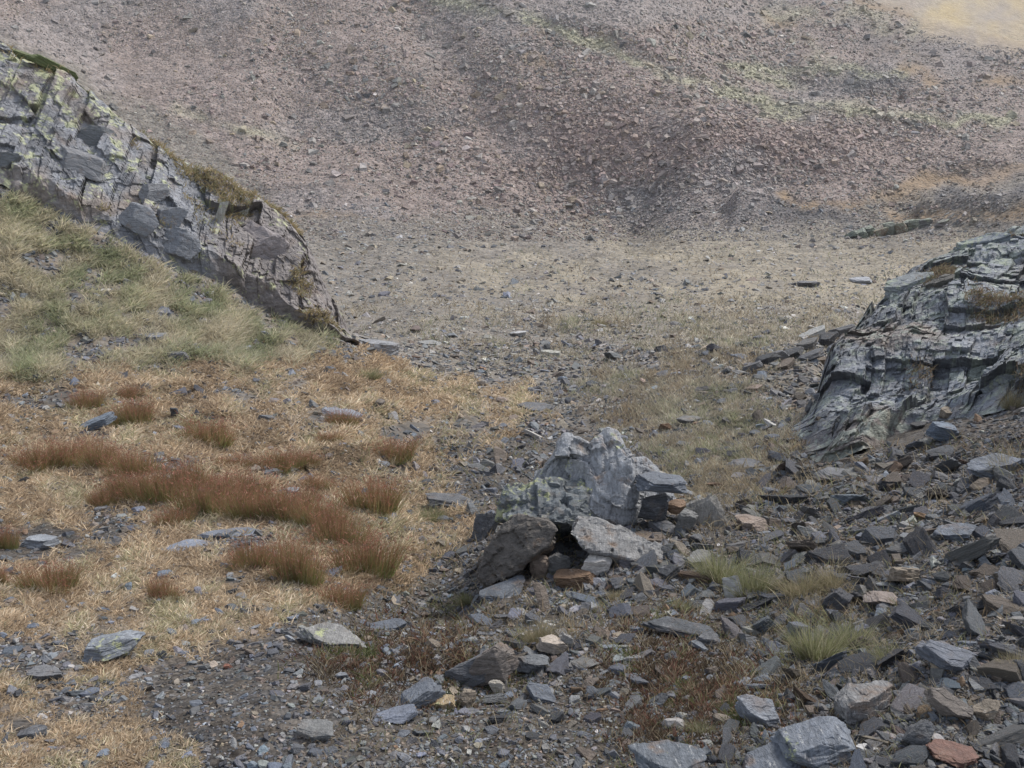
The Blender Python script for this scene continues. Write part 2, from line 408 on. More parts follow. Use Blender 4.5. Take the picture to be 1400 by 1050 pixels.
def math_(nt, op, a, b=None, c=None, clamp=False):
    n = nt.nodes.new('ShaderNodeMath'); n.operation = op; n.use_clamp = clamp
    for i, v in enumerate((a, b, c)):
        if v is None: continue
        if isinstance(v, (int, float)): n.inputs[i].default_value = v
        else: nt.links.new(v, n.inputs[i])
    return n.outputs[0]

def mixc(nt, mode, fac, a, b):
    n = nt.nodes.new('ShaderNodeMix'); n.data_type = 'RGBA'; n.blend_type = mode; n.clamp_factor = True
    for s, v in ((n.inputs[0], fac), (n.inputs[6], a), (n.inputs[7], b)):
        if isinstance(v, (int, float)): s.default_value = v
        elif isinstance(v, tuple): s.default_value = v
        else: nt.links.new(v, s)
    return n.outputs[2]

def maprange(nt, v, a, b, c, d):
    n = nt.nodes.new('ShaderNodeMapRange'); nt.links.new(v, n.inputs[0])
    for i, x in enumerate((a, b, c, d)): n.inputs[i + 1].default_value = x
    return n.outputs[0]

def make_ground_mat():
    m, nt, b = new_mat('ground_earth')
    L = nt.links.new
    geo = N(nt, 'ShaderNodeNewGeometry')
    col = N(nt, 'ShaderNodeAttribute', attribute_name='col').outputs['Color']
    far = N(nt, 'ShaderNodeAttribute', attribute_name='far').outputs['Fac']
    peb = N(nt, 'ShaderNodeAttribute', attribute_name='peb').outputs['Fac']
    def vor(scale):
        v = N(nt, 'ShaderNodeTexVoronoi'); v.inputs['Scale'].default_value = scale; L(geo.outputs['Position'], v.inputs['Vector']); return v
    vals, bumps = [], []
    near = [vor(85), vor(34)]; mid = [vor(16), vor(6)]; fr = [vor(4.5), vor(1.6)]
    def val(v):
        s = N(nt, 'ShaderNodeSeparateColor'); L(v.outputs['Color'], s.inputs[0]); return s.outputs[0]
    def pair(p):
        a = math_(nt, 'ADD', val(p[0]), val(p[1])); return math_(nt, 'MULTIPLY', a, .5)
    def pairb(p):
        return math_(nt, 'ADD', p[0].outputs['Distance'], math_(nt, 'MULTIPLY', p[1].outputs['Distance'], 1.6))
    f1 = maprange(nt, far, 0, .5, 0, 1); f2 = maprange(nt, far, .5, 1, 0, 1)
    def mixf(a, b_, f):
        n = N(nt, 'ShaderNodeMix', data_type='FLOAT'); L(f, n.inputs[0]); L(a, n.inputs[2]); L(b_, n.inputs[3]); return n.outputs[0]
    v = mixf(mixf(pair(near), pair(mid), f1), pair(fr), f2)
    g1 = maprange(nt, v, .15, .85, .45, 1.6); g2 = maprange(nt, v, .15, .85, .68, 1.34); gain = mixf(g1, g2, f1)
    gain = mixf(N(nt, 'ShaderNodeValue').outputs[0], gain, peb)
    for n in nt.nodes:
        if n.bl_idname == 'ShaderNodeValue': n.outputs[0].default_value = 1.0
    comb = N(nt, 'ShaderNodeCombineColor'); [L(gain, comb.inputs[i]) for i in range(3)]
    c = mixc(nt, 'MULTIPLY', 1.0, col, comb.outputs[0])
    # warm / cool tint per pebble
    s2 = N(nt, 'ShaderNodeSeparateColor'); L(mid[0].outputs['Color'], s2.inputs[0])
    tint = mixc(nt, 'MIX', s2.outputs[1], (.92, .97, 1.08, 1), (1.1, 1.0, .9, 1))
    c = mixc(nt, 'MULTIPLY', .7, c, tint)
    L(c, b.inputs['Base Color']); b.inputs['Roughness'].default_value = .95
    b.inputs['Specular IOR Level'].default_value = .15
    bm = N(nt, 'ShaderNodeBump'); bm.inputs['Strength'].default_value = .7
    hn = math_(nt, 'MULTIPLY', pairb(near), -.006); hm = math_(nt, 'MULTIPLY', pairb(mid), -.03); hf = math_(nt, 'MULTIPLY', pairb(fr), -.14)
    hgt = mixf(mixf(hn, hm, f1), hf, f2)
    bm.inputs['Distance'].default_value = 1.0
    L(hgt, bm.inputs['Height']); L(bm.outputs[0], b.inputs['Normal'])
    return m

def make_rock_mat(name, attr, lichen=0.0, scale=1.0, rust=.25, lcol=(.40, .43, .26, 1), streak=(1.2, 1.2, 9.0), pale=.3, lscale=9.0):
    """slate: attr True reads the 'col' attribute, else the object's colour"""
    m, nt, b = new_mat(name); L = nt.links.new
    if attr:
        base = N(nt, 'ShaderNodeAttribute', attribute_name='col').outputs['Color']
        pos = N(nt, 'ShaderNodeNewGeometry').outputs['Position']
    else:
        base = N(nt, 'ShaderNodeObjectInfo').outputs['Color']
        pos0 = N(nt, 'ShaderNodeTexCoord').outputs['Object']
        rnd = N(nt, 'ShaderNodeObjectInfo').outputs['Random']
        sc = N(nt, 'ShaderNodeVectorMath', operation='ADD'); L(pos0, sc.inputs[0])
        k = math_(nt, 'MULTIPLY', rnd, 40.0); cb = N(nt, 'ShaderNodeCombineXYZ'); [L(k, cb.inputs[i]) for i in range(3)]
        L(cb.outputs[0], sc.inputs[1]); pos = sc.outputs[0]
    def noise(s, det=4, vec=None, rough=.6):
        n = N(nt, 'ShaderNodeTexNoise'); n.inputs['Scale'].default_value = s; n.inputs['Detail'].default_value = det; n.inputs['Roughness'].default_value = rough
        L(vec or pos, n.inputs['Vector']); return n.outputs['Fac']
    mp = N(nt, 'ShaderNodeMapping'); mp.inputs['Scale'].default_value = streak; mp.inputs['Rotation'].default_value = (.25, .2, .3); L(pos, mp.inputs['Vector'])
    st = noise(6 * scale, 5, mp.outputs[0], .7)
    big = noise(5 * scale, 3)
    fine = noise(55 * scale, 4, None, .7)
    g = math_(nt, 'MULTIPLY', maprange(nt, st, .3, .7, .62, 1.42), maprange(nt, fine, .3, .7, .75, 1.25))
    comb = N(nt, 'ShaderNodeCombineColor'); [L(g, comb.inputs[i]) for i in range(3)]
    c = mixc(nt, 'MULTIPLY', 1.0, base, comb.outputs[0])
    rn = noise(7 * scale, 4)
    rf = math_(nt, 'MULTIPLY', maprange(nt, rn, .55, .72, 0, 1), rust)
    c = mixc(nt, 'MIX', rf, c, (.17, .105, .06, 1))
    pn = noise(11 * scale, 5, mp.outputs[0], .75)
    pf = math_(nt, 'MULTIPLY', maprange(nt, pn, .58, .7, 0, 1), pale)
    c = mixc(nt, 'MIX', pf, c, (.36, .36, .35, 1))
    if lichen > 0:
        ln = math_(nt, 'MULTIPLY', noise(lscale * scale, 6, None, .75), 1.0)
        ln2 = noise(2.2 * scale, 2)
        lf = math_(nt, 'ADD', ln, math_(nt, 'MULTIPLY', math_(nt, 'SUBTRACT', ln2, .5), .6))
        lm = maprange(nt, lf, .66 - .22 * lichen, .72 - .2 * lichen, 0, .85)
        geo = N(nt, 'ShaderNodeNewGeometry'); sx = N(nt, 'ShaderNodeSeparateXYZ'); L(geo.outputs['Normal'], sx.inputs[0])
        c = mixc(nt, 'MIX', lm, c, lcol)
    L(c, b.inputs['Base Color'])
    b.inputs['Roughness'].default_value = .72; b.inputs['Specular IOR Level'].default_value = .35
    bm = N(nt, 'ShaderNodeBump'); bm.inputs['Strength'].default_value = .75; bm.inputs['Distance'].default_value = .02 / scale
    L(math_(nt, 'ADD', math_(nt, 'MULTIPLY', st, 1.2), math_(nt, 'MULTIPLY', fine, .5)), bm.inputs['Height']); L(bm.outputs[0], b.inputs['Normal'])
    return m

def make_attr_mat(name, rough=.8, transl=0.0):
    m, nt, b = new_mat(name)
    c = N(nt, 'ShaderNodeAttribute', attribute_name='col').outputs['Color']
    nt.links.new(c, b.inputs['Base Color']); b.inputs['Roughness'].default_value = rough
    b.inputs['Specular IOR Level'].default_value = .15
    if transl:
        tr = nt.nodes.new('ShaderNodeBsdfTranslucent'); nt.links.new(c, tr.inputs[0])
        mx = nt.nodes.new('ShaderNodeMixShader'); mx.inputs[0].default_value = transl
        nt.links.new(b.outputs[0], mx.inputs[1]); nt.links.new(tr.outputs[0], mx.inputs[2])
        nt.links.new(mx.outputs[0], [n for n in nt.nodes if n.bl_idname == 'ShaderNodeOutputMaterial'][0].inputs[0])
    return m

M_GROUND = make_ground_mat()
M_STONE = make_rock_mat('slate_stone', False, lichen=0.0, scale=1.6, rust=.35, pale=.25)
M_LICH = make_rock_mat('lichened_slate', False, lichen=.6, scale=1.4, rust=.3, pale=.5, streak=(2.2, 2.2, 6.0), lcol=(.27, .30, .22, 1), lscale=14.0)
M_BOULDER = make_rock_mat('weathered_slate', False, lichen=.22, scale=1.5, rust=.75, pale=1.0, streak=(6, 2.0, 1.4), lcol=(.34, .36, .19, 1))
M_CRUSTY = make_rock_mat('crusty_lichen_slate', False, lichen=.5, scale=2.6, rust=.3, pale=.6, lcol=(.28, .29, .15, 1))
M_HALF = make_rock_mat('spotted_slate', False, lichen=.42, scale=2.2, rust=.15, pale=.5, lcol=(.36, .37, .19, 1))
M_GRAVEL = make_rock_mat('gravel_slate', True, scale=1.0, rust=.15, pale=.15)
M_SCREE = make_rock_mat('scree_slate', True, scale=.12, rust=.1, pale=.1)
M_CLIFF = make_rock_mat('cliff_slate', True, lichen=0, scale=.45, rust=.35, pale=.35, streak=(1.5, 5, 5))
M_GRASS = make_attr_mat('dry_blades', .8, .4)

# ------------------------------------------------------------------ ground
far_attr = np.clip(.5 * np.clip((YY - 5) / 6, 0, 1) + .5 * np.clip((YY - 25) / 25, 0, 1), 0, 1)
peb_attr = np.clip(1 - .75 * ZN['tan'] - .6 * ZN['green'] - .08 * ZN['straw'] - .5 * ZN['hill'] - .4 * ZN['brown'], .15, 1)
V = np.stack([XX.ravel(), YY.ravel(), Z.ravel()], 1)
me = mesh_np('ground', V, grid_faces(NU, NY), colr.reshape(-1, 3), True, {'far': far_attr, 'peb': peb_attr})
tag(link('ground', me, M_GROUND), kind='structure')

# ------------------------------------------------------------------ stone shapes
def ico(sub):
    t = (1 + 5 ** .5) / 2
    v = [(-1, t, 0), (1, t, 0), (-1, -t, 0), (1, -t, 0), (0, -1, t), (0, 1, t), (0, -1, -t), (0, 1, -t), (t, 0, -1), (t, 0, 1), (-t, 0, -1), (-t, 0, 1)]
    f = [(0, 11, 5), (0, 5, 1), (0, 1, 7), (0, 7, 10), (0, 10, 11), (1, 5, 9), (5, 11, 4), (11, 10, 2), (10, 7, 6), (7, 1, 8), (3, 9, 4), (3, 4, 2), (3, 2, 6), (3, 6, 8), (3, 8, 9), (4, 9, 5), (2, 4, 11), (6, 2, 10), (8, 6, 7), (9, 8, 1)]
    v = np.array(v, float); v /= np.linalg.norm(v, axis=1)[:, None]; f = np.array(f)
    for _ in range(sub):
        e = np.sort(np.concatenate([f[:, [0, 1]], f[:, [1, 2]], f[:, [2, 0]]]), axis=1)
        ue, inv = np.unique(e, axis=0, return_inverse=True)
        inv = inv.ravel()
        mid = v[ue].mean(1); mid /= np.linalg.norm(mid, axis=1)[:, None]
        n = len(f); a, b, c = inv[:n] + len(v), inv[n:2 * n] + len(v), inv[2 * n:] + len(v)
        v = np.concatenate([v, mid])
        f = np.concatenate([np.stack([f[:, 0], a, c], 1), np.stack([f[:, 1], b, a], 1), np.stack([f[:, 2], c, b], 1), np.stack([a, b, c], 1)])
    return v, f
ICO = {k: ico(k) for k in (0, 1, 2, 3, 4, 5)}

def stone_shape(rs, sub, nside=6, nmore=6, rough=.03, layers=0.0):
    """angular slab-like block in about [-.5,.5]^3: two bedding planes, sides, chips"""
    D, Fc = ICO[sub]
    nn, hh = [], []
    for s in (1, -1):
        n = np.array([rs.normal(0, .12), rs.normal(0, .12), s]); nn.append(n); hh.append(.5 * rs.uniform(.75, 1))
    a0 = rs.uniform(0, 6.28)
    for k in range(nside):
        a = a0 + 2 * math.pi * (k + rs.uniform(-.32, .32)) / nside
        nn.append(np.array([math.cos(a), math.sin(a), rs.normal(0, .22)])); hh.append(.5 * rs.uniform(.62, 1))
    for k in range(nmore):
        n = rs.normal(0, 1, 3); nn.append(n); hh.append(.5 * rs.uniform(.8, 1.15))
    nn = np.array(nn); nn /= np.linalg.norm(nn, axis=1)[:, None]; hh = np.array(hh)
    dn = D @ nn.T
    r = np.where(dn > 1e-3, hh / np.maximum(dn, 1e-3), 9).min(1)
    v = D * np.minimum(r, .9)[:, None]
    if rough > 0:
        off = rs.uniform(0, 50, 3)
        v = v * (1 + rough * fbm(v * 5 + off, 3, 7))[:, None]
        if sub >= 4:
            hk, ck, _ = facets(v + off, (.34, .28, .15), Euler((.3, .2, .5)), int(off[1] * 50), .9)
            v = v * (1 + (.075 if sub > 4 else .05) * hk - .03 * ck)[:, None]
        if layers > 0:
            side = 1 - np.abs(v[:, 2] / (np.abs(v).max(1) + 1e-6))
            lay = np.floor(v[:, 2] * 9 + 1.2 * vnoise(v * 2 + off, 3)); lr = _hash(lay.astype(int), lay.astype(int) * 0, lay.astype(int) * 0, int(off[0] * 100)) - .5
            v[:, :2] *= (1 + layers * lr)[:, None]
    return v, Fc

def chip(rs):
    """small split chip: a skewed, pinched block"""
    v = np.array([(x, y, z) for x in (-1, 1) for y in (-1, 1) for z in (-1, 1)], float) * .5
    v[:, 0] *= np.where(v[:, 1] > 0, rs.uniform(.3, 1.1), 1.0); v[:, 1] *= np.where(v[:, 0] > 0, rs.uniform(.4, 1.1), 1.0)
    v[:, :2] *= np.where(v[:, 2] > 0, rs.uniform(.55, .95), 1.0)[:, None]
    v[:, 2] *= np.where(v[:, 0] > 0, rs.uniform(.25, 1.1), 1.0)
    v += rs.uniform(-.11, .11, v.shape)
    f = np.array([(0, 1, 3), (0, 3, 2), (4, 6, 7), (4, 7, 5), (0, 4, 5), (0, 5, 1), (2, 3, 7), (2, 7, 6), (0, 2, 6), (0, 6, 4), (1, 5, 7), (1, 7, 3)])
    return v, f
LIB = {'tiny': [chip(np.random.RandomState(100 + k)) for k in range(24)],
       'small': [chip(np.random.RandomState(200 + k)) for k in range(16)] + [stone_shape(np.random.RandomState(230 + k), 2, 4, 2, .02) for k in range(14)],
       'mid': [stone_shape(np.random.RandomState(250 + k), 2, 5, 5, .03) for k in range(12)]}

def rot_from(n, yaw, tx, ty):
    """batch: rotate z to n, after yaw about z and small tilts"""
    c, s = np.cos(yaw), np.sin(yaw)
    Rz = np.zeros((len(yaw), 3, 3)); Rz[:, 0, 0] = c; Rz[:, 0, 1] = -s; Rz[:, 1, 0] = s; Rz[:, 1, 1] = c; Rz[:, 2, 2] = 1
    n = n + np.stack([tx, ty, np.zeros_like(tx)], 1); n /= np.linalg.norm(n, axis=1)[:, None]
    x = np.cross(np.tile([0., 1, 0], (len(n), 1)), n); x /= np.linalg.norm(x, axis=1)[:, None] + 1e-9
    y = np.cross(n, x)
    B = np.stack([x, y, n], 2)
    return B @ Rz

def merge_stones(lib, pos, rot, scl, colors, rs):
    vs, fs, cs = [], [], []; base = 0
    which = rs.randint(0, len(lib), len(pos))
    for k, (v, f) in enumerate(lib):
        m = which == k; n = int(m.sum())
        if not n: continue
        W = np.einsum('nij,nvj->nvi', rot[m], v[None] * scl[m][:, None, :]) + pos[m][:, None, :]
        vs.append(W.reshape(-1, 3)); fs.append((f[None] + (np.arange(n) * len(v))[:, None, None]).reshape(-1, 3) + base)
        cs.append(np.repeat(colors[m], len(v), 0)); base += n * len(v)
    return np.concatenate(vs), np.concatenate(fs), np.concatenate(cs)

PAL = {'slate': (.112, .114, .120), 'blue': (.118, .130, .150), 'dark': (.055, .057, .062), 'brown': (.125, .100, .080), 'rust': (.17, .108, .066), 'pale': (.25, .24, .225), 'grey': (.150, .147, .140), 'tan': (.20, .165, .125), 'purple': (.190, .153, .143), 'white': (.36, .35, .33), 'green': (.24, .27, .19)}
def pick_cols(rs, n, probs, var=.22):
    ks = list(probs); p = np.array([probs[k] for k in ks], float); p /= p.sum()
    i = rs.choice(len(ks), n, p=p)
    c = np.array([PAL[k] for k in ks])[i] * np.exp(rs.normal(0, var, n))[:, None] * (1 + rs.normal(0, .025, (n, 3)))
    return c, np.array(ks)[i]

def sample_px(rs, n, dens, box):
    x0, y0, x1, y1 = box; xs, ys = [], []; got = 0
    while got < n:
        px = rs.uniform(x0, x1, n); py = rs.uniform(y0, y1, n)
        k = rs.rand(n) < dens(px, py); xs.append(px[k]); ys.append(py[k]); got += int(k.sum())
    return np.concatenate(xs)[:n], np.concatenate(ys)[:n]


# ------------------------------------------------------------------ outcrops (blocky faces over the terrain)
def outcrop(name, u0, u1, nu, yb, yc, back, ny, rot, sizes, amp, seed, lift, ndir, colfn, mat, base=.09):
    """patch between a base line yb(u) and beyond the crest yc(u); displaced in blocks along ndir"""
    us = np.linspace(u0, u1, nu); v = np.linspace(0, 1, ny)
    b = np.interp(us, *zip(*yb)); c = np.interp(us, *zip(*yc)) + back
    Yp = b[:, None] + (c - b)[:, None] * v[None]
    Xp = us[:, None] * Yp
    Zp = zat(Xp.ravel(), Yp.ravel()).reshape(Xp.shape)
    P = np.stack([Xp.ravel(), Yp.ravel(), Zp.ravel()], 1)
    eu = np.minimum((us - u0) / .07, (u1 - us) / .07)[:, None]
    ev = np.minimum(v / base, (1 - v) / .42)[None]
    edge = np.minimum(eu, ev).ravel() + .35 * fbm(P * 1.4, 4, seed + 40)
    m = np.clip(edge, -.3, 1)
    h = 0; crack = 0; tone = 0
    for k, (s, a) in enumerate(zip(sizes, amp)):
        hk, ck, tk = joints(P, s, rot, seed + 31 * k, .7)
        h = h + a * hk; crack = np.maximum(crack, ck * (1 - .25 * k)); tone = tone + (tk - .5) / (k + 1)
    h = h - .5 * amp[-1] * crack + .012 * fbm(P * 9, 3, seed + 3)
    mm = np.clip(m * 1.6, 0, 1)
    d = np.where(m > 0, lift * mm + mm * h, m * .5)
    nd = np.array(ndir); nd = nd / np.linalg.norm(nd)
    W = P + nd[None] * d[:, None]
    C = colfn(P, W, tone, crack)
    me = mesh_np(name, W, grid_faces(nu, ny), C, False)
    return link(name, me, mat), W, m.reshape(nu, ny)

def cliff_cols(seed, base, lichen_top=0., lichc=(.38, .39, .23), brown=(.20, .15, .11), fs=1.6, warm=False, ck=.45):
    def fn(P, W, tone, crack):
        n1 = fbm(P * 1.3, 4, seed); n2 = fbm(P * 5, 4, seed + 5); n3 = fbm(P * .5, 3, seed + 9)
        c = np.tile(np.array(base, float), (len(P), 1)) * (1 + .30 * tone + .22 * n2)[:, None]
        w = np.clip((n1 - .15) * 2.5, 0, 1); c = lerp(c, brown, w * .55)
        px, py = to_px(W[:, 0], W[:, 1], W[:, 2])
        if warm: c = lerp(c, (.19, .165, .152), np.clip((px - 265) / 50 + n1 * .8, 0, 1) * .8)
        c = c * (1 - ck * crack)[:, None]
        lw = np.clip((fbm(P * 4.5 * fs, 5, seed + 20, .75) + .9 * lichen_top(px, py, n3)) * 3.2, 0, 1)
        c = lerp(c, lichc, lw * .75)
        return c
    return fn

lt_left = lambda px, py, n: np.clip((170 - py) / 120, -.45, 1.0) * .75 - .42 + .3 * n
cliff, Wc, mc = outcrop('rock_outcrop', -.80, -.158, 620,
    [(-.8, 11.6), (-.6, 12.9), (-.5, 13.7), (-.42, 13.7), (-.35, 13.9), (-.25, 14.5), (-.2, 14.5), (-.155, 14.7)],
    [(-.8, 15.5), (-.5, 15.9), (-.35, 15.9), (-.25, 16.2), (-.205, 16.0), (-.165, 15.4)], .35, 340,
    Euler((R(20), R(-38), R(25))), [(2.6, 1.5, .7), (1.0, .6, .26), (.40, .22, .09), (.16, .09, .035)], [.20, .085, .032, .012], 301, .30, (.25, -.75, .6),
    cliff_cols(400, (.165, .168, .180), lt_left, warm=True, ck=.08), M_CLIFF, .2)
tag(cliff, 'long jagged grey slate outcrop with yellow-green lichen above the green grassy slope', 'rock outcrop')
lt_r = lambda px, py, n: .02 + .5 * n + 0 * px
outr, Wr, mr = outcrop('rock_outcrop', .295, .62, 620,
    [(.29, 6.5), (.315, 6.4), (.335, 6.0), (.374, 5.9), (.40, 6.2), (.44, 6.2), (.5, 5.9), (.7, 5.5)],
    [(.29, 7.6), (.315, 7.5), (.335, 7.9), (.374, 9.0), (.44, 9.3), (.5, 9.7), (.7, 10.2)], .5, 460,
    Euler((R(15), R(42), R(-20))), [(1.0, .7, .34), (.36, .24, .12), (.15, .10, .045), (.07, .05, .02)], [.17, .065, .022, .008], 601, .22, (-.35, -.65, .65),
    cliff_cols(700, (.155, .165, .182), lt_r, (.25, .275, .235), fs=3.0, ck=.3), M_CLIFF)
tag(outr, 'steep blue-grey slate outcrop furrowed with pale green lichen above the dark rubble', 'rock outcrop')

# ------------------------------------------------------------------ rock bodies built from joined hulls
def hull_rock(name, hulls, voxel, seed, fac, amp, rough=.01, dents=()):
    import bmesh
    bm = bmesh.new()
    for pts in hulls:
        b2 = bmesh.new()
        vs = [b2.verts.new(p) for p in pts]
        bmesh.ops.convex_hull(b2, input=vs)
        for v in [v for v in b2.verts if not v.link_faces]: b2.verts.remove(v)
        bmesh.ops.recalc_face_normals(b2, faces=b2.faces)
        tmp = bpy.data.meshes.new('t'); b2.to_mesh(tmp); b2.free(); bm.from_mesh(tmp); bpy.data.meshes.remove(tmp)
    me = bpy.data.meshes.new(name); bm.to_mesh(me); bm.free()
    o = bpy.data.objects.new('t', me); COL.objects.link(o)
    md = o.modifiers.new('r', 'REMESH'); md.mode = 'VOXEL'; md.voxel_size = voxel
    dg = bpy.context.evaluated_depsgraph_get(); dg.update()
    ev = bpy.data.meshes.new_from_object(o.evaluated_get(dg))
    bpy.data.objects.remove(o); bpy.data.meshes.remove(me)
    n = len(ev.vertices); co = np.zeros(n * 3, np.float32); ev.vertices.foreach_get('co', co); co = co.reshape(-1, 3).astype(float)
    nr = np.zeros(n * 3, np.float32); ev.vertices.foreach_get('normal', nr); nr = nr.reshape(-1, 3)
    h = 0; crack = 0
    for k, (s, a) in enumerate(zip(fac, amp)):
        hk, ck, _ = joints(co, s, Euler((R(25), R(28), R(10))), seed + 7 * k, .9); h = h + a * hk; crack = np.maximum(crack, ck)
    co = co + nr * (h - .4 * amp[-1] * crack + rough * fbm(co * 14, 4, seed))[:, None]
    for (dx_, dy_, dz_), rad, dep in dents:
        g = np.exp(-(((co[:, 0] - dx_) / rad[0]) ** 2 + ((co[:, 2] - dz_) / rad[1]) ** 2) ** 2) * (nr[:, 1] < .1)
        co[:, 1] += dep * g
    ev.vertices.foreach_set('co', co.astype(np.float32).ravel()); ev.polygons.foreach_set('use_smooth', np.zeros(len(ev.polygons), bool)); ev.update()
    ev.name = name
    return ev

def frame_at(px, py, dy=0.0):
    p = hit(px, py)[0]
    if dy: p = np.array([p[0] * (p[1] + dy) / p[1], p[1] + dy, 0]); p[2] = zat(p[0], p[1])[0]
    return p, cam_depth(p[1], p[2]) / F           # point, metres per pixel

def pxl(p0, pts):
    """surveyed corner points (sight line px, py and distance d metres beyond the base point) as local x, y, z"""
    out = []
    for x, y, d in pts:
        u, t = px_to_ut(x, y); Yd = p0[1] + d
        out.append((float(u * Yd - p0[0]), d, float(CAM_H + t * Yd - p0[2])))
    return out

p, s = frame_at(830, 722)
YB = float(p[1])
bx, by = 830, 722
A = pxl(p, [(800, 640, .1), (806, 618, .1), (830, 588, .16), (842, 590, .18), (856, 622, .12), (872, 668, -.02), (866, 712, -.05), (840, 715, -.12), (800, 690, -.10), (815, 740, -.05), (870, 740, .05), (830, 600, .34), (880, 660, .35), (800, 650, .36), (850, 740, .45), (800, 740, .4), (860, 630, -.02)])
B = pxl(p, [(722, 672, .12), (738, 648, .14), (730, 735, .15), (752, 690, .02), (757, 625, .14), (774, 599, .16), (790, 600, .18), (803, 612, .2), (808, 650, .0), (812, 700, -.06), (760, 640, .05), (775, 700, -.06), (752, 740, .1), (810, 740, .1), (770, 615, .4), (800, 620, .42), (750, 700, .45), (810, 730, .45), (735, 690, .2)])
Cc = pxl(p, [(860, 630, .16), (884, 628, .22), (905, 645, .25), (900, 690, .12), (870, 690, .08), (930, 700, .2), (880, 740, .1), (930, 745, .25), (870, 640, .45), (905, 660, .48), (930, 740, .5), (870, 740, .5)])
me = hull_rock('boulder', [A, B, Cc], .0085, 51, [(.20, .13, .09), (.08, .05, .035)], [.030, .007], .007, [(pxl(p, [(778, 652, .05)])[0], (.085, .075), .08)])
o = link('boulder', me, M_BOULDER); o.location = p; o.color = (.215, .22, .228, 1)
tag(o, 'pale grey pointed boulder, tallest rock standing in the middle of the gully', 'boulder')
u_, t_ = px_to_ut(745, 722); p = np.array([float(u_) * (YB - .16), YB - .16, CAM_H + float(t_) * (YB - .16)])
A = pxl(p, [(682, 690, .1), (700, 668, .14), (740, 658, .16), (790, 655, .2), (812, 668, .1), (812, 712, .0), (770, 716, -.08), (700, 712, -.04), (678, 712, .08), (690, 690, .5), (800, 670, .5), (740, 740, .2), (800, 740, .3)])
me = hull_rock('rock', [A], .011, 57, [(.13, .10, .06), (.05, .04, .03)], [.026, .010], .009)
o = link('rock', me, M_CRUSTY); o.location = p; o.color = (.10, .11, .115, 1)
tag(o, 'low ledge crusted with yellow-green lichen against the foot of the pointed boulder', 'rock')
p, s = frame_at(700, 800)
A = pxl(p, [(652, 788, .02), (668, 806, -.02), (690, 790, -.02), (715, 768, -.03), (752, 745, -.02), (764, 722, .02), (750, 708, .05), (705, 704, .10), (688, 718, .08), (668, 745, .06), (655, 765, .05), (665, 800, .30), (690, 720, .35), (755, 715, .32), (750, 760, .3)])
me = hull_rock('rock', [A], .010, 61, [(.24, .08, .08), (.07, .04, .03)], [.012, .006], .006)
o = link('rock', me, make_rock_mat('rusty_slate', False, lichen=0, scale=1.6, rust=.9, pale=.15, streak=(1.5, 1.5, 5))); o.location = p; o.color = (.085, .075, .065, 1)
tag(o, 'leaning dark rust-stained rock with a sharp overhanging edge below the lichen ledge', 'rock')
p, s = frame_at(850, 770)
YS = float(p[1])
A = pxl(p, [(778, 728, .0), (790, 704, .08), (815, 706, .1), (862, 732, .1), (905, 745, .06), (950, 770, .02), (945, 790, .0), (900, 775, -.04), (850, 762, -.06), (800, 752, -.06), (790, 720, .4), (860, 740, .4), (940, 780, .3), (850, 790, .1)])
me = hull_rock('rock', [A], .010, 67, [(.25, .08, .07), (.07, .05, .03)], [.012, .006], .006)
o = link('rock', me, M_BOULDER); o.location = p; o.color = (.165, .162, .158, 1)
tag(o, 'long pale streaked slab sloping down in front of the pointed boulder', 'rock')

# ------------------------------------------------------------------ single stones that stand out
PLACED = []      # px, py, radius px
def hero(px, py, w, h, color, label, flat=.6, yaw=0., tx=0., ty=0., seed=0, mat=None, sink=.18, sub=5, name='rock', depth=None, cat='rock', layers=.05, nside=6, nmore=6, lift=0.0, Yd=None):
    """w x h pixels on the photo, base centre at (px, py)"""
    p, s = frame_at(px, py)
    if Yd:
        u_, t_ = px_to_ut(px, py); p = np.array([u_ * Yd, Yd, CAM_H + t_ * Yd]); s = cam_depth(p[1], p[2]) / F
    rs = np.random.RandomState(seed + 900)
    v, f = stone_shape(rs, sub, nside, nmore, .035, layers)
    ext = v.max(0) - v.min(0); v = (v - (v.max(0) + v.min(0)) / 2) / ext
    W = w * s; D = W * (depth or flat)
    el = PITCH + math.atan((py - 525) / F)
    H = max(h * s - D * math.sin(el) * .75, .4 * h * s)
    v = v * np.array([W, D, H])
    E = Euler((R(tx), R(ty), R(yaw)))
    v = v @ np.array(E.to_matrix()).T
    me = mesh_np(name, v, f, None, False)
    o = link(name, me, mat or M_STONE)
    zmin = v[:, 2].min(); H2 = v[:, 2].max() - zmin
    o.location = (p[0], p[1] + D * .35, (p[2] if Yd else zat(p[0], p[1] + D * .35)[0]) - zmin - sink * H2 + lift)
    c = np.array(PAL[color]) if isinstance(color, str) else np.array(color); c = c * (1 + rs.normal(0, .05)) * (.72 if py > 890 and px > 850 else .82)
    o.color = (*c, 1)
    tag(o, label, cat)
    PLACED.append((px, py - h * .4, max(w, h) * .5))
    return o
HB = dict(PAL)
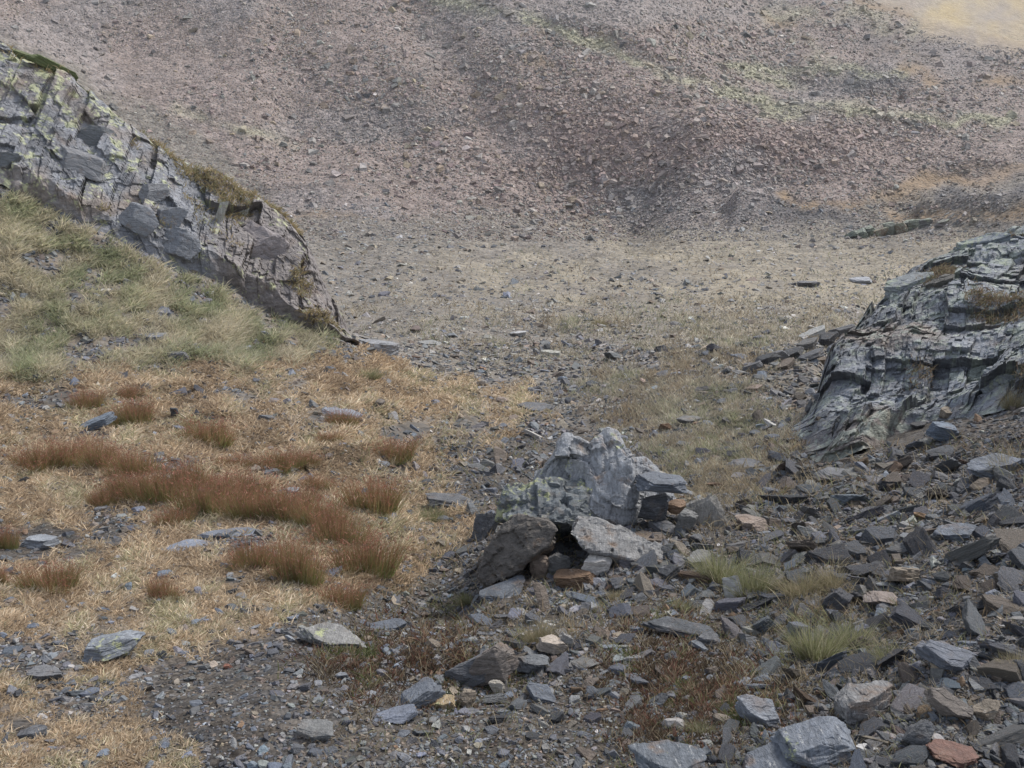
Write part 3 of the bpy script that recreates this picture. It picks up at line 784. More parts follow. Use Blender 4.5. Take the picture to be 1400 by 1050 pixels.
# around the boulder
hero(905, 676, 72, 34, 'blue', 'dark blue-grey wedge-shaped slab balanced on top of the stones beside the pointed boulder', .7, 6, 0, 4, 1, sink=.1, Yd=YB -0.10)
hero(893, 712, 44, 44, 'dark', 'dark squarish stone under the wedge-shaped slab beside the pointed boulder', .8, 15, 0, 0, 2, sink=.1, Yd=YB -0.12)
hero(908, 738, 42, 34, 'slate', 'grey angular stone in the pile just below the dark squarish stone', .8, -10, 10, 0, 3, Yd=YB -0.17)
hero(937, 732, 34, 50, 'grey', 'upright grey slab leaning in the pile at the end of the boulder', .5, 20, 5, 12, 4, Yd=YB -0.17)
hero(965, 745, 62, 86, (.24, .225, .20), 'tall pale streaked slab tilted back behind the stone pile by the boulder', .4, 15, -18, -28, 5, M_BOULDER, Yd=YB -0.07)
hero(926, 700, 40, 26, 'rust', 'rusty brown stone wedged beside the balanced dark slab', .7, 30, 0, 0, 6, Yd=YB -0.06)
hero(925, 762, 60, 40, 'slate', 'broad grey stone at the bottom of the pile beside the boulder', .9, -25, 0, 6, 301, Yd=YB -0.27)
hero(890, 752, 44, 34, 'brown', 'brownish stone at the bottom of the pile touching the boulder', .9, 10, 0, 0, 302, Yd=YB -0.27)
hero(958, 772, 50, 26, 'grey', 'dull grey wedge at the downhill end of the pile by the boulder', .8, 30, 0, -8, 303)
hero(816, 789, 46, 38, (.50, .47, .43), 'small angular whitish stone lying against the long pale streaked slab', .6, 12, 10, -8, 7, sink=.05)
hero(788, 806, 62, 34, 'rust', 'orange-brown wedge-shaped stone under the small whitish stone', .6, -12, 0, -14, 8)
hero(737, 792, 28, 44, (.19, .15, .12), 'upright brown block beside the leaning rust-stained rock', .6, 0, 6, 4, 9)
hero(763, 790, 34, 46, 'grey', 'upright streaked grey block standing between the brown block and the whitish stone', .6, 18, 0, 8, 10)
hero(665, 735, 40, 48, 'slate', 'flat grey stone standing behind the leaning rust-stained rock', .5, -10, -20, 0, 11)
hero(615, 695, 72, 30, 'slate', 'long low grey stone on the dark soil uphill of the leaning rock', .7, 5, 0, 4, 12)
hero(690, 818, 70, 26, (.10, .11, .125), 'flat dark slab lying under the overhang of the leaning rock', .8, 20, 0, -10, 13)
hero(742, 832, 22, 58, 'brown', 'narrow brown splinter of slate lying on the slope under the leaning rock', .5, 25, -50, 10, 14)
hero(842, 770, 44, 32, 'slate', 'blue-grey block at the lower edge of the pale streaked slab', .7, -20, 0, 10, 15)
# middle foreground
hero(930, 872, 108, 26, (.07, .075, .082), 'long thin dark slab lying across the slope like a lid', .35, -6, 8, 8, 16, sink=.05)
hero(968, 884, 42, 28, 'slate', 'grey stone touching the end of the long thin dark slab', .7, 10, 0, 0, 17)
hero(672, 940, 74, 62, (.135, .115, .10), 'tilted brown slab leaning over the stone row near the bottom', .45, 10, -20, -32, 18, sink=.1)
hero(640, 935, 60, 52, 'slate', 'large smooth dark grey slab behind the tilted brown slab', .5, 0, -25, -20, 19)
hero(726, 922, 52, 38, (.10, .105, .11), 'squarish dark slate block next to the tilted brown slab', .7, 8, 0, 4, 20)
hero(604, 970, 38, 26, (.34, .26, .155), 'small block banded orange and cream in the stone row', .7, 12, 0, 0, 21, M_BOULDER)
hero(638, 968, 28, 36, 'tan', 'tan upright stone right beside the banded orange block', .7, 0, 0, 8, 22)
hero(572, 966, 70, 42, 'blue', 'blue-grey pointed rock at the upper end of the low stone row', .6, 25, 0, -14, 23)
hero(540, 990, 62, 30, (.15, .165, .20), 'low blue-grey rock where the stone row sinks into gravel', .6, 35, 0, -10, 24)
hero(742, 960, 56, 26, 'blue', 'flat blue-grey slab lying below the squarish dark block', .6, -40, 10, 10, 25)
hero(680, 950, 22, 30, (.36, .33, .28), 'small pale upright stone below the tilted brown slab', .7, 0, 0, -8, 26)
hero(757, 895, 46, 32, (.34, .29, .24), 'pinkish pale block with a brown side above the dark block', .7, 20, 0, 10, 27)
hero(775, 888, 20, 34, 'pale', 'narrow pale stone sticking up above the pinkish block', .6, 0, 0, 14, 28)
hero(800, 915, 44, 20, 'grey', 'flat grey-brown stone on the gravel by the pale narrow stone', .7, -15, 0, 0, 29)
# bottom right
hero(1187, 985, 84, 78, (.20, .197, .195), 'pale rounded boulder beside the green grass tufts near the bottom edge', .8, 10, 0, -6, 31, M_BOULDER, sub=5)
hero(1040, 992, 72, 46, (.22, .235, .26), 'flat blue-grey slab tipped up on dark soil near the bottom edge', .55, -18, 15, 22, 32)
hero(1120, 1050, 116, 82, (.15, .165, .19), 'large cleft blue-grey rock at the bottom edge beside a flowering tuft', .7, 10, 0, -10, 33, M_BOULDER)
hero(1060, 1070, 100, 56, (.14, .155, .18), 'low blue-grey rock joining the cleft rock at the bottom edge', .7, 0, 0, -12, 34, M_BOULDER)
hero(915, 1072, 110, 72, (.14, .155, .175), 'broad blue-grey rock cut by the bottom edge below the dark heath', .7, -8, 0, 0, 35, M_BOULDER)
hero(1185, 1032, 32, 22, (.48, .47, .46), 'small white stone beside the cleft blue-grey rock', .7, 0, 0, 0, 36)
hero(1260, 1020, 50, 46, 'slate', 'split slate block with upright layers between the pale boulder and corner', .6, 35, 30, -25, 37)
hero(1300, 985, 70, 40, (.13, .11, .095), 'long brownish slate slab stacked in the corner rubble', .5, -25, 10, 22, 38)
hero(1310, 1050, 70, 42, (.16, .085, .065), 'reddish brown rounded stone in the corner rubble', .8, 10, 0, 6, 39)
hero(1353, 985, 44, 30, 'tan', 'tan pinkish triangular stone in the corner rubble', .6, 20, 0, -10, 40)
hero(1300, 920, 84, 46, (.13, .14, .165), 'large dark blue-grey slab tilting up above the corner rubble', .6, -20, 10, 14, 41)
hero(1290, 893, 46, 22, 'blue', 'smooth oval blue stone lying on the gravel above the corner rubble', .6, -15, 0, 8, 42, nmore=14)
hero(1002, 820, 26, 44, (.36, .35, .33), 'pale upright stone standing inside the green grass tuft', .5, 0, -15, -14, 43)
# right, under the outcrop
hero(1293, 604, 44, 34, (.12, .145, .18), 'smooth dark blue slab perched under the outcrop beside a tan stone', .7, -6, 0, 6, 44)
hero(1300, 572, 30, 22, 'tan', 'tan stone just above the smooth dark blue slab', .7, 0, 0, 0, 45)
hero(1370, 650, 80, 40, (.15, .165, .19), 'broad blue-grey slab under the straw tuft on the rubble slope', .6, -12, 12, -16, 46)
hero(1310, 740, 60, 26, 'blue', 'flat blue stone with an orange pebble next to it on the rubble slope', .7, -10, 0, -18, 47)
hero(1240, 800, 40, 34, 'tan', 'tan rounded slab on the gravel below the rubble slope', .8, 0, -20, 6, 48)
hero(1215, 830, 64, 28, (.20, .165, .145), 'flat brown slab beside the pale grass tuft', .7, 10, 0, 10, 49)
hero(1030, 725, 48, 28, (.24, .19, .155), 'brown-topped block with a dark hollow behind the tilted slab', .7, -5, 0, 4, 50)
hero(1160, 655, 90, 20, 'slate', 'long flat grey slab lying at the foot of the lichened outcrop', .5, 0, 0, 6, 51)
hero(1020, 640, 60, 16, 'slate', 'flat grey slab lying in the straw grass', .6, 0, 0, -4, 52)
# the tan turf
hero(150, 905, 84, 56, (.20, .215, .235), 'grey stone with a yellow lichen stripe set in the tan turf', .7, 15, 0, -6, 60, M_HALF)
hero(450, 884, 110, 42, (.20, .195, .185), 'whitish ribbed slab at the edge of the tan turf and gravel', .5, -12, 0, 8, 61, M_BOULDER)
hero(530, 862, 52, 22, 'blue', 'flat grey stone touching the whitish ribbed slab', .7, 5, 0, -5, 62)
hero(262, 752, 96, 14, (.17, .185, .22), 'wide flat blue-grey slab flush with the tan turf', .5, 3, 0, 0, 63, sink=.3)
hero(310, 735, 86, 14, (.16, .175, .205), 'second wide flat slab overlapping behind, half under russet grass', .5, -4, 0, 0, 64, sink=.3)
hero(50, 750, 54, 28, (.23, .245, .265), 'squat blue-grey stone in the tan turf near the picture edge', .7, 6, 0, 0, 65)
hero(128, 588, 56, 20, (.15, .175, .205), 'thin blue-green slab tilted out of the turf by the russet tufts', .5, 14, 0, -16, 66)
hero(465, 572, 58, 18, (.22, .235, .265), 'flat bluish slab in front of which a dark russet tuft grows', .7, -8, 0, 6, 67)
hero(516, 482, 58, 26, (.245, .25, .26), 'pale flat slab at the tip of the long outcrop', .7, -12, 0, 10, 68)
hero(588, 472, 36, 11, (.25, .25, .24), 'low pale stone on the valley floor beyond the outcrop tip', .7, 0, 0, 0, 69)
hero(708, 461, 24, 10, (.40, .40, .40), 'lone whitish stone on the stony valley floor', .7, 0, 0, 0, 70)
hero(238, 572, 12, 20, 'dark', 'small dark upright stone between two russet tufts', .8, 0, 0, 0, 71)
hero(205, 468, 40, 16, (.16, .175, .205), 'dark blue stone half hidden at the foot of the green slope', .7, 0, 0, 0, 72)
hero(240, 496, 34, 18, 'slate', 'grey stone where the green slope meets the tan turf', .7, 10, 0, 0, 73)
hero(143, 402, 18, 9, (.5, .48, .44), 'small whitish stone on the green grassy slope', .7, 0, 0, 0, 74)
hero(60, 930, 50, 30, (.17, .17, .175), 'grey stone sunk in the tan turf near the bottom corner', .7, 0, 0, 0, 75)
hero(40, 1010, 40, 26, 'slate', 'dull grey stone in tan turf at the bottom corner', .7, 20, 0, 0, 76)
hero(432, 1012, 52, 32, (.16, .16, .155), 'angular grey stone half buried by the gravel path', .7, -10, 0, 6, 77)
hero(268, 965, 24, 10, 'blue', 'small flat blue stone lying on the gravel path', .6, 0, 0, 0, 78)
hero(312, 914, 14, 11, (.2, .09, .06), 'small brick-red stone on the gravel path', .7, 0, 0, 0, 79)
# valley
hero(735, 562, 56, 16, 'slate', 'flat grey slab of the low pile on the valley side of the turf', .7, 0, 0, 4, 80)
hero(948, 580, 46, 18, 'grey', 'grey stone pile top in the straw beyond the boulder', .7, 0, 0, 4, 81)
hero(1115, 462, 44, 14, (.36, .36, .34), 'pale slab on the small rubble ridge before the outcrop', .5, 20, 0, -20, 82)
for k, (x, y, w_, h_, c_) in enumerate(((1030, 508, 30, 13, 'slate'), (1050, 500, 40, 16, 'dark'), (1066, 494, 30, 18, 'slate'), (1085, 490, 44, 16, 'dark'), (1075, 504, 36, 12, 'brown'), (1104, 480, 36, 18, 'grey'), (1112, 494, 40, 14, 'slate'), (1132, 474, 38, 18, 'dark'), (1140, 486, 34, 16, 'blue'), (1152, 464, 40, 18, 'slate'), (1168, 474, 44, 20, 'dark'), (1178, 454, 36, 16, 'grey'), (1196, 462, 40, 22, 'slate'))):
    o = hero(x, y, w_, h_, c_, 'dark jagged slate piece in the small rubble ridge before the furrowed outcrop', .55, 18 + (k * 37) % 30 - 15, (k * 17) % 30 - 15, -18, 330 + k, sink=.1, sub=4)
    o['group'] = 'slate pieces of the small rubble ridge'
hero(1105, 393, 40, 13, 'slate', 'dark stone of a pair alone in the straw flat', .7, 0, 0, 0, 86)
hero(1180, 388, 36, 11, (.30, .31, .33), 'pale stone of a pair alone in the straw flat', .7, 0, 0, 0, 87)
# right outcrop's upper blocks
for (px, py, w, h, c, lb, sd) in ((1250, 408, 70, 44, (.19, .205, .21), 'lichened knob at the lower end of the outcrop crest', 90), (1300, 400, 56, 40, (.10, .095, .085), 'dark brown block on the outcrop crest', 91), (1375, 400, 70, 56, (.21, .235, .22), 'tall green-lichened block high on the outcrop', 92), (1345, 345, 80, 40, (.15, .17, .19), 'dark blue crag at the top of the outcrop', 93), (1290, 498, 64, 34, (.05, .05, .05), 'blackish overhanging block in the hollow of the outcrop', 94), (1340, 530, 44, 50, (.20, .225, .20), 'green-lichened pillar beside the blackish hollow', 95), (1385, 540, 70, 80, (.20, .22, .24), 'pale blue-grey buttress at the outcrop edge under the straw tuft', 96), (1340, 452, 74, 34, (.20, .22, .21), 'sloping lichened slab above the outcrop hollow', 97)):
    hero(px, py, w, h, c, lb, .7, sd * 13 % 40 - 20, 8, -14, sd, M_LICH if sd not in (91, 94) else M_STONE, sink=.35, nmore=9)
# far terrace rocks
for k, (px, py, w, h, c) in enumerate(((1165, 326, 20, 12, (.13, .15, .13)), (1180, 325, 20, 16, (.12, .14, .12)), (1192, 322, 18, 20, (.17, .185, .15)), (1206, 323, 20, 18, (.17, .13, .09)), (1218, 321, 18, 22, (.19, .20, .165)), (1232, 319, 22, 20, (.15, .115, .08)), (1240, 314, 18, 18, (.20, .21, .18)), (1252, 311, 20, 16, (.18, .19, .15)), (1268, 309, 22, 14, (.13, .13, .125)), (1290, 308, 20, 10, (.15, .14, .13)))):
    o = hero(px, py, w, h, c, 'lichened block of the low rock ledge where the valley floor meets the terrace', .8, k * 23 % 50 - 25, k * 13 % 20 - 10, -14, 100 + k, M_LICH, sink=.25, sub=4, layers=.12)
    o['group'] = 'blocks of the far rock ledge'
hero(1225, 259, 9, 6, (.5, .48, .42), 'single white stone on the far scree terrace', .8, 0, 0, -8, 120, M_LICH, sub=4)
# moss cap and jutting slabs are parts of the long outcrop
def outcrop_part(par, name, px, py, w, h, flat, yaw, tx, ty, color, mat, seed, label=None):
    v, f = stone_shape(np.random.RandomState(seed), 4, 5, 5, .04, .04)
    ext = v.max(0) - v.min(0); v = (v - (v.max(0) + v.min(0)) / 2) / ext
    X, Y = to_px(par['W'][:, 0], par['W'][:, 1], par['W'][:, 2])
    d = (X - px) ** 2 + (Y - py) ** 2; i = np.argmin(d + 50 * par['W'][:, 1])
    q_ = par['W'][i]; s = cam_depth(q_[1], q_[2]) / F
    v = (v * np.array([w * s, w * s * flat, h * s])) @ np.array(Euler((R(tx), R(ty), R(yaw))).to_matrix()).T + q_
    o = link(name, mesh_np(name, v, f), mat, par['o']); o.color = (*color, 1)
    if label: o['label'] = label
PC = {'o': cliff, 'W': Wc}
M_MOSS = make_rock_mat('moss', False, scale=2.0, rust=.1, pale=0)
for a in ((75, 72, 70, 16, .5, 25, 0, 30, (.07, .085, .03), M_MOSS, 1, 'moss_cap', 'dark green moss cap'), (40, 58, 60, 14, .5, 15, 0, 20, (.08, .09, .035), M_MOSS, 2, 'moss_cap', 'dark green moss cap'),
          (232, 300, 40, 44, .5, 0, -20, 25, (.15, .155, .165), M_STONE, 3, 'slab', None), (250, 335, 52, 40, .5, 10, -25, 20, (.145, .152, .166), M_STONE, 4, 'slab', None), (190, 300, 60, 40, .4, -10, -30, 25, (.155, .16, .17), M_STONE, 5, 'slab', None),
          (300, 300, 12, 60, .8, 0, 10, 22, (.30, .29, .26), M_BOULDER, 6, 'slab', 'pale upright rib'), (330, 290, 16, 50, .8, 0, 5, 28, (.29, .28, .24), M_BOULDER, 7, 'slab', 'pale upright rib'), (355, 340, 70, 60, .5, 0, -25, 30, (.21, .185, .18), M_STONE, 8, 'slab', None), (130, 190, 50, 34, .5, 20, -20, 20, (.10, .105, .11), M_STONE, 9, 'slab', 'dark overhanging block'), (10, 220, 40, 26, .6, 0, -10, 10, (.09, .095, .10), M_STONE, 10, 'slab', 'dark overhanging block'), (210, 265, 40, 30, .5, 30, -20, 0, (.155, .155, .16), M_STONE, 12, 'slab', None), (110, 225, 70, 36, .5, 0, -35, 20, (.16, .16, .165), M_STONE, 13, 'slab', None)):
    outcrop_part(PC, a[11], a[0], a[1], a[2], a[3], a[4], a[5], a[6], a[7], a[8], a[9], 1000 + a[10], a[12])

# ------------------------------------------------------------------ stones: the largest single, the rest as rubble
def on_cliff(px, py):
    L_ = inpoly(px, py, [(-420, -80), (0, 45), (100, 90), (170, 165), (250, 220), (330, 262), (385, 292), (412, 345), (440, 418), (470, 460), (350, 405), (230, 358), (100, 300), (-420, 130)])
    R_ = inpoly(px, py, [(1105, 580), (1140, 500), (1190, 460), (1205, 400), (1300, 370), (1420, 310), (1420, 560), (1300, 570), (1240, 610), (1150, 600)])
    return L_, R_

def dens_big(px, py):
    d = .9 * np.clip((px - 960) / 80, 0, 1) * np.clip((py - 600) / 40, 0, 1)
    d = np.maximum(d, 1.0 * G(px, py, 840, 785, 150, 75)); d = np.maximum(d, .6 * G(px, py, 740, 930, 120, 60))
    d = np.maximum(d, .5 * G(px, py, 730, 590, 60, 26)); d = np.maximum(d, .55 * G(px, py, 800, 530, 60, 28))
    d = np.maximum(d, .5 * G(px, py, 1100, 480, 70, 24)); d = np.maximum(d, .35 * G(px, py, 620, 740, 40, 70)); d = np.maximum(d, .7 * G(px, py, 1300, 980, 110, 90))
    d = np.maximum(d, .75 * G(px, py, 1080, 640, 90, 36))
    d = np.maximum(d, np.where((px < 650) & (py > 480), .07, 0)); d = np.maximum(d, np.where((py > 400) & (py < 600), .10, 0))
    L_, R_ = on_cliff(px, py)
    d = np.where(L_, .0, d); d = np.where(R_, .12, d)
    d = d * (1 - .8 * G(px, py, 1090, 925, 150, 75)) * (1 - .6 * G(px, py, 860, 960, 130, 80))
    d = d * (1 - .75 * G(px, py, 1330, 830, 60, 60)) * (1 - .6 * G(px, py, 930, 960, 60, 60))
    return d
rs = np.random.RandomState(77)
px, py = sample_px(rs, 5200, dens_big, (-10, 395, 1410, 1075))
Pw = hit(px, py); sc = cam_depth(Pw[:, 1], Pw[:, 2]) / F
size = (.030 + .045 * rs.pareto(1.9, len(px))) * (1 + .35 * np.clip((py - 600) / 300, -1, 1) * 0)
size = np.clip(size, .03, .26) * np.where(Pw[:, 1] > 7, np.clip(Pw[:, 1] / 7, 1, 1.8), 1)
cap = np.where(px < 655, 20, 24) + 21 * np.clip((px - 950) / 80, 0, 1) * np.clip((py - 590) / 40, 0, 1) * (1 - .7 * G(px, py, 960, 960, 110, 110)) + 22 * G(px, py, 830, 790, 150, 70) + 14 * G(px, py, 740, 925, 110, 50) + 22 * G(px, py, 1300, 980, 110, 90)
size = np.minimum(size, cap * sc * rs.uniform(.55, 1.05, len(px)))
spx = size / sc
order = np.argsort(-spx)
keep = []; gx = []
for i in order:
    r = spx[i] * .42
    ok = True
    for (x, y, rr) in PLACED[:]:
        if abs(x - px[i]) < (rr * .8 + r) and abs(y - py[i]) < (rr * .62 + r * .62):
            ok = False; break
    if not ok: continue
    if spx[i] > 13:
        PLACED.append((px[i], py[i], r))
    keep.append(i)
keep = np.array(keep)
big = keep[:215]; rest = keep[215:]
probs = {'slate': 5, 'blue': 2.2, 'dark': 3, 'brown': 2.2, 'grey': 2.4, 'tan': .6, 'rust': .3, 'pale': .3}
cb, kb = pick_cols(rs, len(px), probs)
nr_ = nrm(Pw[:, 0], Pw[:, 1])
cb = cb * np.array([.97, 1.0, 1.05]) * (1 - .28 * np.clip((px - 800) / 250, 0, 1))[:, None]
yaw = rs.uniform(0, 6.28, len(px)); tl_ = .30 + .22 * np.clip((px - 940) / 80, 0, 1); tx = rs.normal(0, 1, len(px)) * tl_; ty = rs.normal(-.3, 1, len(px)) * tl_
ROT = rot_from(nr_, yaw, tx, ty)
asp = np.stack([rs.uniform(.95, 1.5, len(px)), rs.uniform(.5, .9, len(px)), rs.uniform(.2, .55, len(px))], 1)
SCL = asp * size[:, None]
lib_big = []
for k in range(40):
    v, f = stone_shape(np.random.RandomState(3000 + k), 4, 3 + k % 4, 3, .04, .06)
    lib_big.append(mesh_np('stone', v, f)); lib_big[-1].materials.append(M_STONE)
words = {'slate': 'slate-grey', 'blue': 'blue-grey', 'dark': 'blackish', 'brown': 'brown', 'grey': 'dull grey', 'tan': 'tan', 'rust': 'rusty orange', 'pale': 'pale grey'}
def region(x, y):
    if y < 560: return 'on the stony valley floor beyond the boulder'
    if x < 655: return 'in the tan turf and gravel among russet grass'
    if x > 960 and y < 760: return 'in the rubble below the furrowed outcrop'
    if x > 960: return 'in the dark stony ground around the green tufts'
    if y < 850: return 'on the slope just around the pointed boulder'
    return 'on the gravel around the low stone row'
for n, i in enumerate(big):
    o = bpy.data.objects.new('stone', lib_big[n % 40]); COL.objects.link(o)
    M4 = Matrix([[*(ROT[i][r] * SCL[i]), 0] for r in range(3)] + [[0, 0, 0, 1]])
    pz = Pw[i] + nr_[i] * SCL[i][2] * .22
    M4.translation = Vector(pz); o.matrix_world = M4
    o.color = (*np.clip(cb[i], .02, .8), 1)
    reg = region(px[i], py[i])
    sz = 'large' if spx[i] > 42 else 'smaller'
    lab = f'{sz} loose {words[kb[i]]} slate {reg}'.replace('slate-grey slate', 'slate-grey stone').replace(' slate ', ' stone ', 1)
    tag(o, lab, 'stone', f'{sz} {words[kb[i]]} stones {reg}')

GV, GF, GC = [], [], []
def add_stones(store, kind, rs, px, py, size, probs, flat=(.25, .6), tilt=.35, rise=.15, colmod=None, var=.22):
    P = hit(px, py); n = len(px)
    nr = nrm(P[:, 0], P[:, 1])
    rot = rot_from(nr, rs.uniform(0, 6.28, n), rs.normal(0, tilt, n), rs.normal(-.08, tilt, n))
    scl = np.stack([rs.uniform(.9, 1.35, n), rs.uniform(.55, .95, n), rs.uniform(flat[0], flat[1], n)], 1) * size[:, None]
    c, _ = pick_cols(rs, n, probs, var)
    if colmod is not None: c = colmod(c, px, py, P)
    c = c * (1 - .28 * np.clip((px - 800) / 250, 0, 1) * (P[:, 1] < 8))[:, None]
    pos = P + nr * (scl[:, 2] * rise)[:, None]
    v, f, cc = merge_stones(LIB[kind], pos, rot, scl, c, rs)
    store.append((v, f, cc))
def flush(store, name, mat):
    vs, fs, cs, b = [], [], [], 0
    for v, f, c in store:
        vs.append(v); fs.append(f + b); cs.append(c); b += len(v)
    o = link(name, mesh_np(name, np.concatenate(vs), np.concatenate(fs), np.concatenate(cs)), mat)
    return o

st = []
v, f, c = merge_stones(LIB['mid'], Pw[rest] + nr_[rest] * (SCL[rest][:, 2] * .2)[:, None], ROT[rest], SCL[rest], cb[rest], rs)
st.append((v, f, c))
def dens_small(px, py):
    tan = softpoly(px, py, TAN, 30)
    d = .30 + 0 * px
    d = np.where(tan > .5, .07, d)
    d = np.maximum(d, dens_big(px, py))
    d = d * (1 - .9 * G(px, py, 330, 960, 190, 95)) * (1 - .45 * G(px, py, 820, 1000, 130, 70))
    for bx_, by_, rx, ry in ((160, 715, 50, 24), (640, 640, 60, 50), (330, 740, 60, 16), (240, 640, 45, 14), (40, 900, 60, 28), (110, 960, 60, 26), (30, 560, 60, 20), (200, 495, 60, 12)):
        d = np.maximum(d, .5 * G(px, py, bx_, by_, rx, ry))
    L_, R_ = on_cliff(px, py)
    d = np.where(softpoly(px, py, GREEN, 10) > .5, .32, d)
    d = np.where(L_ | R_ | ((py < 470) & (softpoly(px, py, GREEN, 10) < .5)), .0, d)
    return np.maximum(d, .8 * np.exp(-(seg_dist(px, py, [(-20, 250), (60, 285), (150, 340), (240, 385), (340, 425), (450, 462), (500, 478)]) / 16) ** 2))
px, py = sample_px(rs, 34000, dens_small, (-280, 235, 1640, 1090))
sz = np.clip((5.0 + 3.6 * rs.pareto(2.2, len(px))), 5, 24)
P_ = hit(px, py); s_ = cam_depth(P_[:, 1], P_[:, 2]) / F
sz = np.where(px < 640, np.minimum(sz, 15), sz)
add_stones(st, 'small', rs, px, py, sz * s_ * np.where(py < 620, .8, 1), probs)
px, py = sample_px(rs, 64000, lambda x, y: np.maximum(dens_small(x, y), .28 * G(x, y, 330, 960, 190, 95)), (-280, 470, 1640, 1090))
probs2 = {'slate': 3, 'blue': 1, 'dark': 3, 'brown': 3, 'grey': 2.5, 'tan': .8, 'pale': .35, 'white': .08}
P_ = hit(px, py); s_ = cam_depth(P_[:, 1], P_[:, 2]) / F
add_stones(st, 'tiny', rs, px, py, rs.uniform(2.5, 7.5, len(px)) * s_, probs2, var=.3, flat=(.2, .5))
tag(flush(st, 'rubble', M_GRAVEL), 'countless small angular slate chips covering the near ground', 'rubble', kind='stuff')

# valley floor stones
st = []
def dens_val(px, py):
    z_ = .5 + .5 * np.clip(fbm(P3(px * .5, py * 2) * .02, 3, 90), -1, 1)
    L_, R_ = on_cliff(px, py)
    d = .25 + .6 * z_ + .4 * G(px, py, 790, 470, 120, 50) + .6 * G(px, py, 520, 350, 120, 40) + .4 * G(px, py, 1130, 425, 80, 20) + .1 * G(px, py, 1150, 360, 250, 40)
    return np.where(L_ | R_ | (softpoly(px, py, GREEN, 10) > .5) | (softpoly(px, py, TAN, 10) > .5), 0, np.clip(d, .05, 1))
px, py = sample_px(rs, 26000, dens_val, (380, 280, 1420, 560))
P_ = hit(px, py); s_ = cam_depth(P_[:, 1], P_[:, 2]) / F
k = (P_[:, 1] > 9); px, py, s_ = px[k], py[k], s_[k]
sz = np.clip(1.8 + 1.3 * rs.pareto(2.0, len(px)), 1.6, 13) * np.where(py < 380, .75, 1)
add_stones(st, 'tiny', rs, px, py, sz * s_, {'slate': 1.5, 'grey': 4, 'dark': .3, 'brown': 1.5, 'tan': 1.6, 'pale': 1.8, 'white': .2, 'blue': .5}, flat=(.15, .4), colmod=lambda c, px, py, P: c * 1.12)
tag(flush(st, 'valley_rubble', M_GRAVEL), 'scattered small stones strewn over the flat valley floor', 'rubble', kind='stuff')

# far scree
st = []
def far_mod(c, px, py, P):
    z_ = zones(px, py, P[:, 0], P[:, 1])
    c = lerp(c, np.array([.26, .255, .185]) * (.7 + .6 * rs.rand(len(px)))[:, None], z_['lich'] * .9)
    c = c * np.array([1.15, 1.10, 1.05])
    c = lerp(c, np.array([.245, .178, .155]) * (.6 + .8 * rs.rand(len(px)))[:, None], .6 * np.clip(G(px, py, 1060, 198, 170, 40) + .8 * G(px, py, 800, 190, 150, 90), 0, 1))
    c = lerp(c, np.array([.125, .122, .122]) * (.7 + .6 * rs.rand(len(px)))[:, None], z_['dark'] * .85)
    w = np.clip(fbm(P3(px, py * 1.8) * .01, 4, 91) * 1.6, 0, 1)
    c = lerp(c, np.array([.215, .20, .192]) * (.7 + .6 * rs.rand(len(px)))[:, None], w * .6)
    c = lerp(c, np.array([.215, .165, .11]) * np.ones((len(px), 1)), z_['brown'] * .8)
    return c
def dens_far(px, py):
    L_, R_ = on_cliff(px, py)
    d = np.ones_like(px) * .8
    d = d - .5 * np.clip(1 - np.abs(px - 150) / 260, 0, 1) * np.clip((py - 40) / 60, 0, 1)
    return np.where(L_ | R_, 0, d)
px, py = sample_px(rs, 95000, dens_far, (-20, -25, 1420, 330))
P_ = hit(px, py); s_ = cam_depth(P_[:, 1], P_[:, 2]) / F
zf = zones(px, py, P_[:, 0], P_[:, 1])
k = (P_[:, 1] > 40) & (zf['hill'] < .4) & (rs.rand(len(px)) > zf['brown'] * .9) & (P_[:, 1] < 240)
px, py, s_, P_ = px[k], py[k], s_[k], P_[k]
gr = .8 + .65 * G(px, py, 880, 180, 260, 110) + .3 * G(px, py, 1150, 200, 200, 50) + .25 * np.clip(fbm(P3(px, py) * .015, 3, 95), -1, 1)
gr = np.where(px < 330, gr * .8, gr)
sz = np.clip((2.0 + 1.5 * rs.pareto(2.8, len(px))) * gr, 1.6, 13)
add_stones(st, 'tiny', rs, px, py, sz * s_, {'purple': 5, 'grey': 3, 'brown': 1.2, 'tan': 1.8, 'dark': .35, 'pale': 2.6, 'slate': 1.0}, flat=(.2, .6), tilt=.4, rise=.3, colmod=far_mod, var=.2)
tag(flush(st, 'scree_rubble', M_SCREE), 'purplish grey loose scree covering the whole far slope', 'scree', kind='stuff')

# ------------------------------------------------------------------ grasses
def blades(rs, P, nrmv, length, width, lean, leandir, c0, c1, curl=.3, seg=2):
    """flat tapered blades; returns verts, tris, cols"""
    n = len(P)
    d = nrmv * .35 + np.array([0, 0, .65]); d = d + leandir * lean[:, None]; d /= np.linalg.norm(d, axis=1)[:, None]
    a = rs.uniform(0, 6.28, n); side = np.stack([np.cos(a), np.sin(a) * .4, np.zeros(n)], 1)
    side = side - d * (side * d).sum(1)[:, None]; side /= np.linalg.norm(side, axis=1)[:, None]
    bend = leandir * (curl * length)[:, None] - np.array([0, 0, 1.]) * (np.abs(curl) * length * .5)[:, None]
    mid = P + d * (length * .55)[:, None] + bend * .25
    tip = P + d * length[:, None] + bend
    w = (side * width[:, None]) * .5
    V = np.stack([P - w, P + w, mid - w * .75, mid + w * .75, tip], 1).reshape(-1, 3)
    f = np.array([[0, 1, 3], [0, 3, 2], [2, 3, 4]])
    Fc = (f[None] + (np.arange(n) * 5)[:, None, None]).reshape(-1, 3)
    C = np.stack([c0, c0, c0 * .55 + c1 * .45, c0 * .55 + c1 * .45, c1], 1).reshape(-1, 3)
    return V, Fc, C

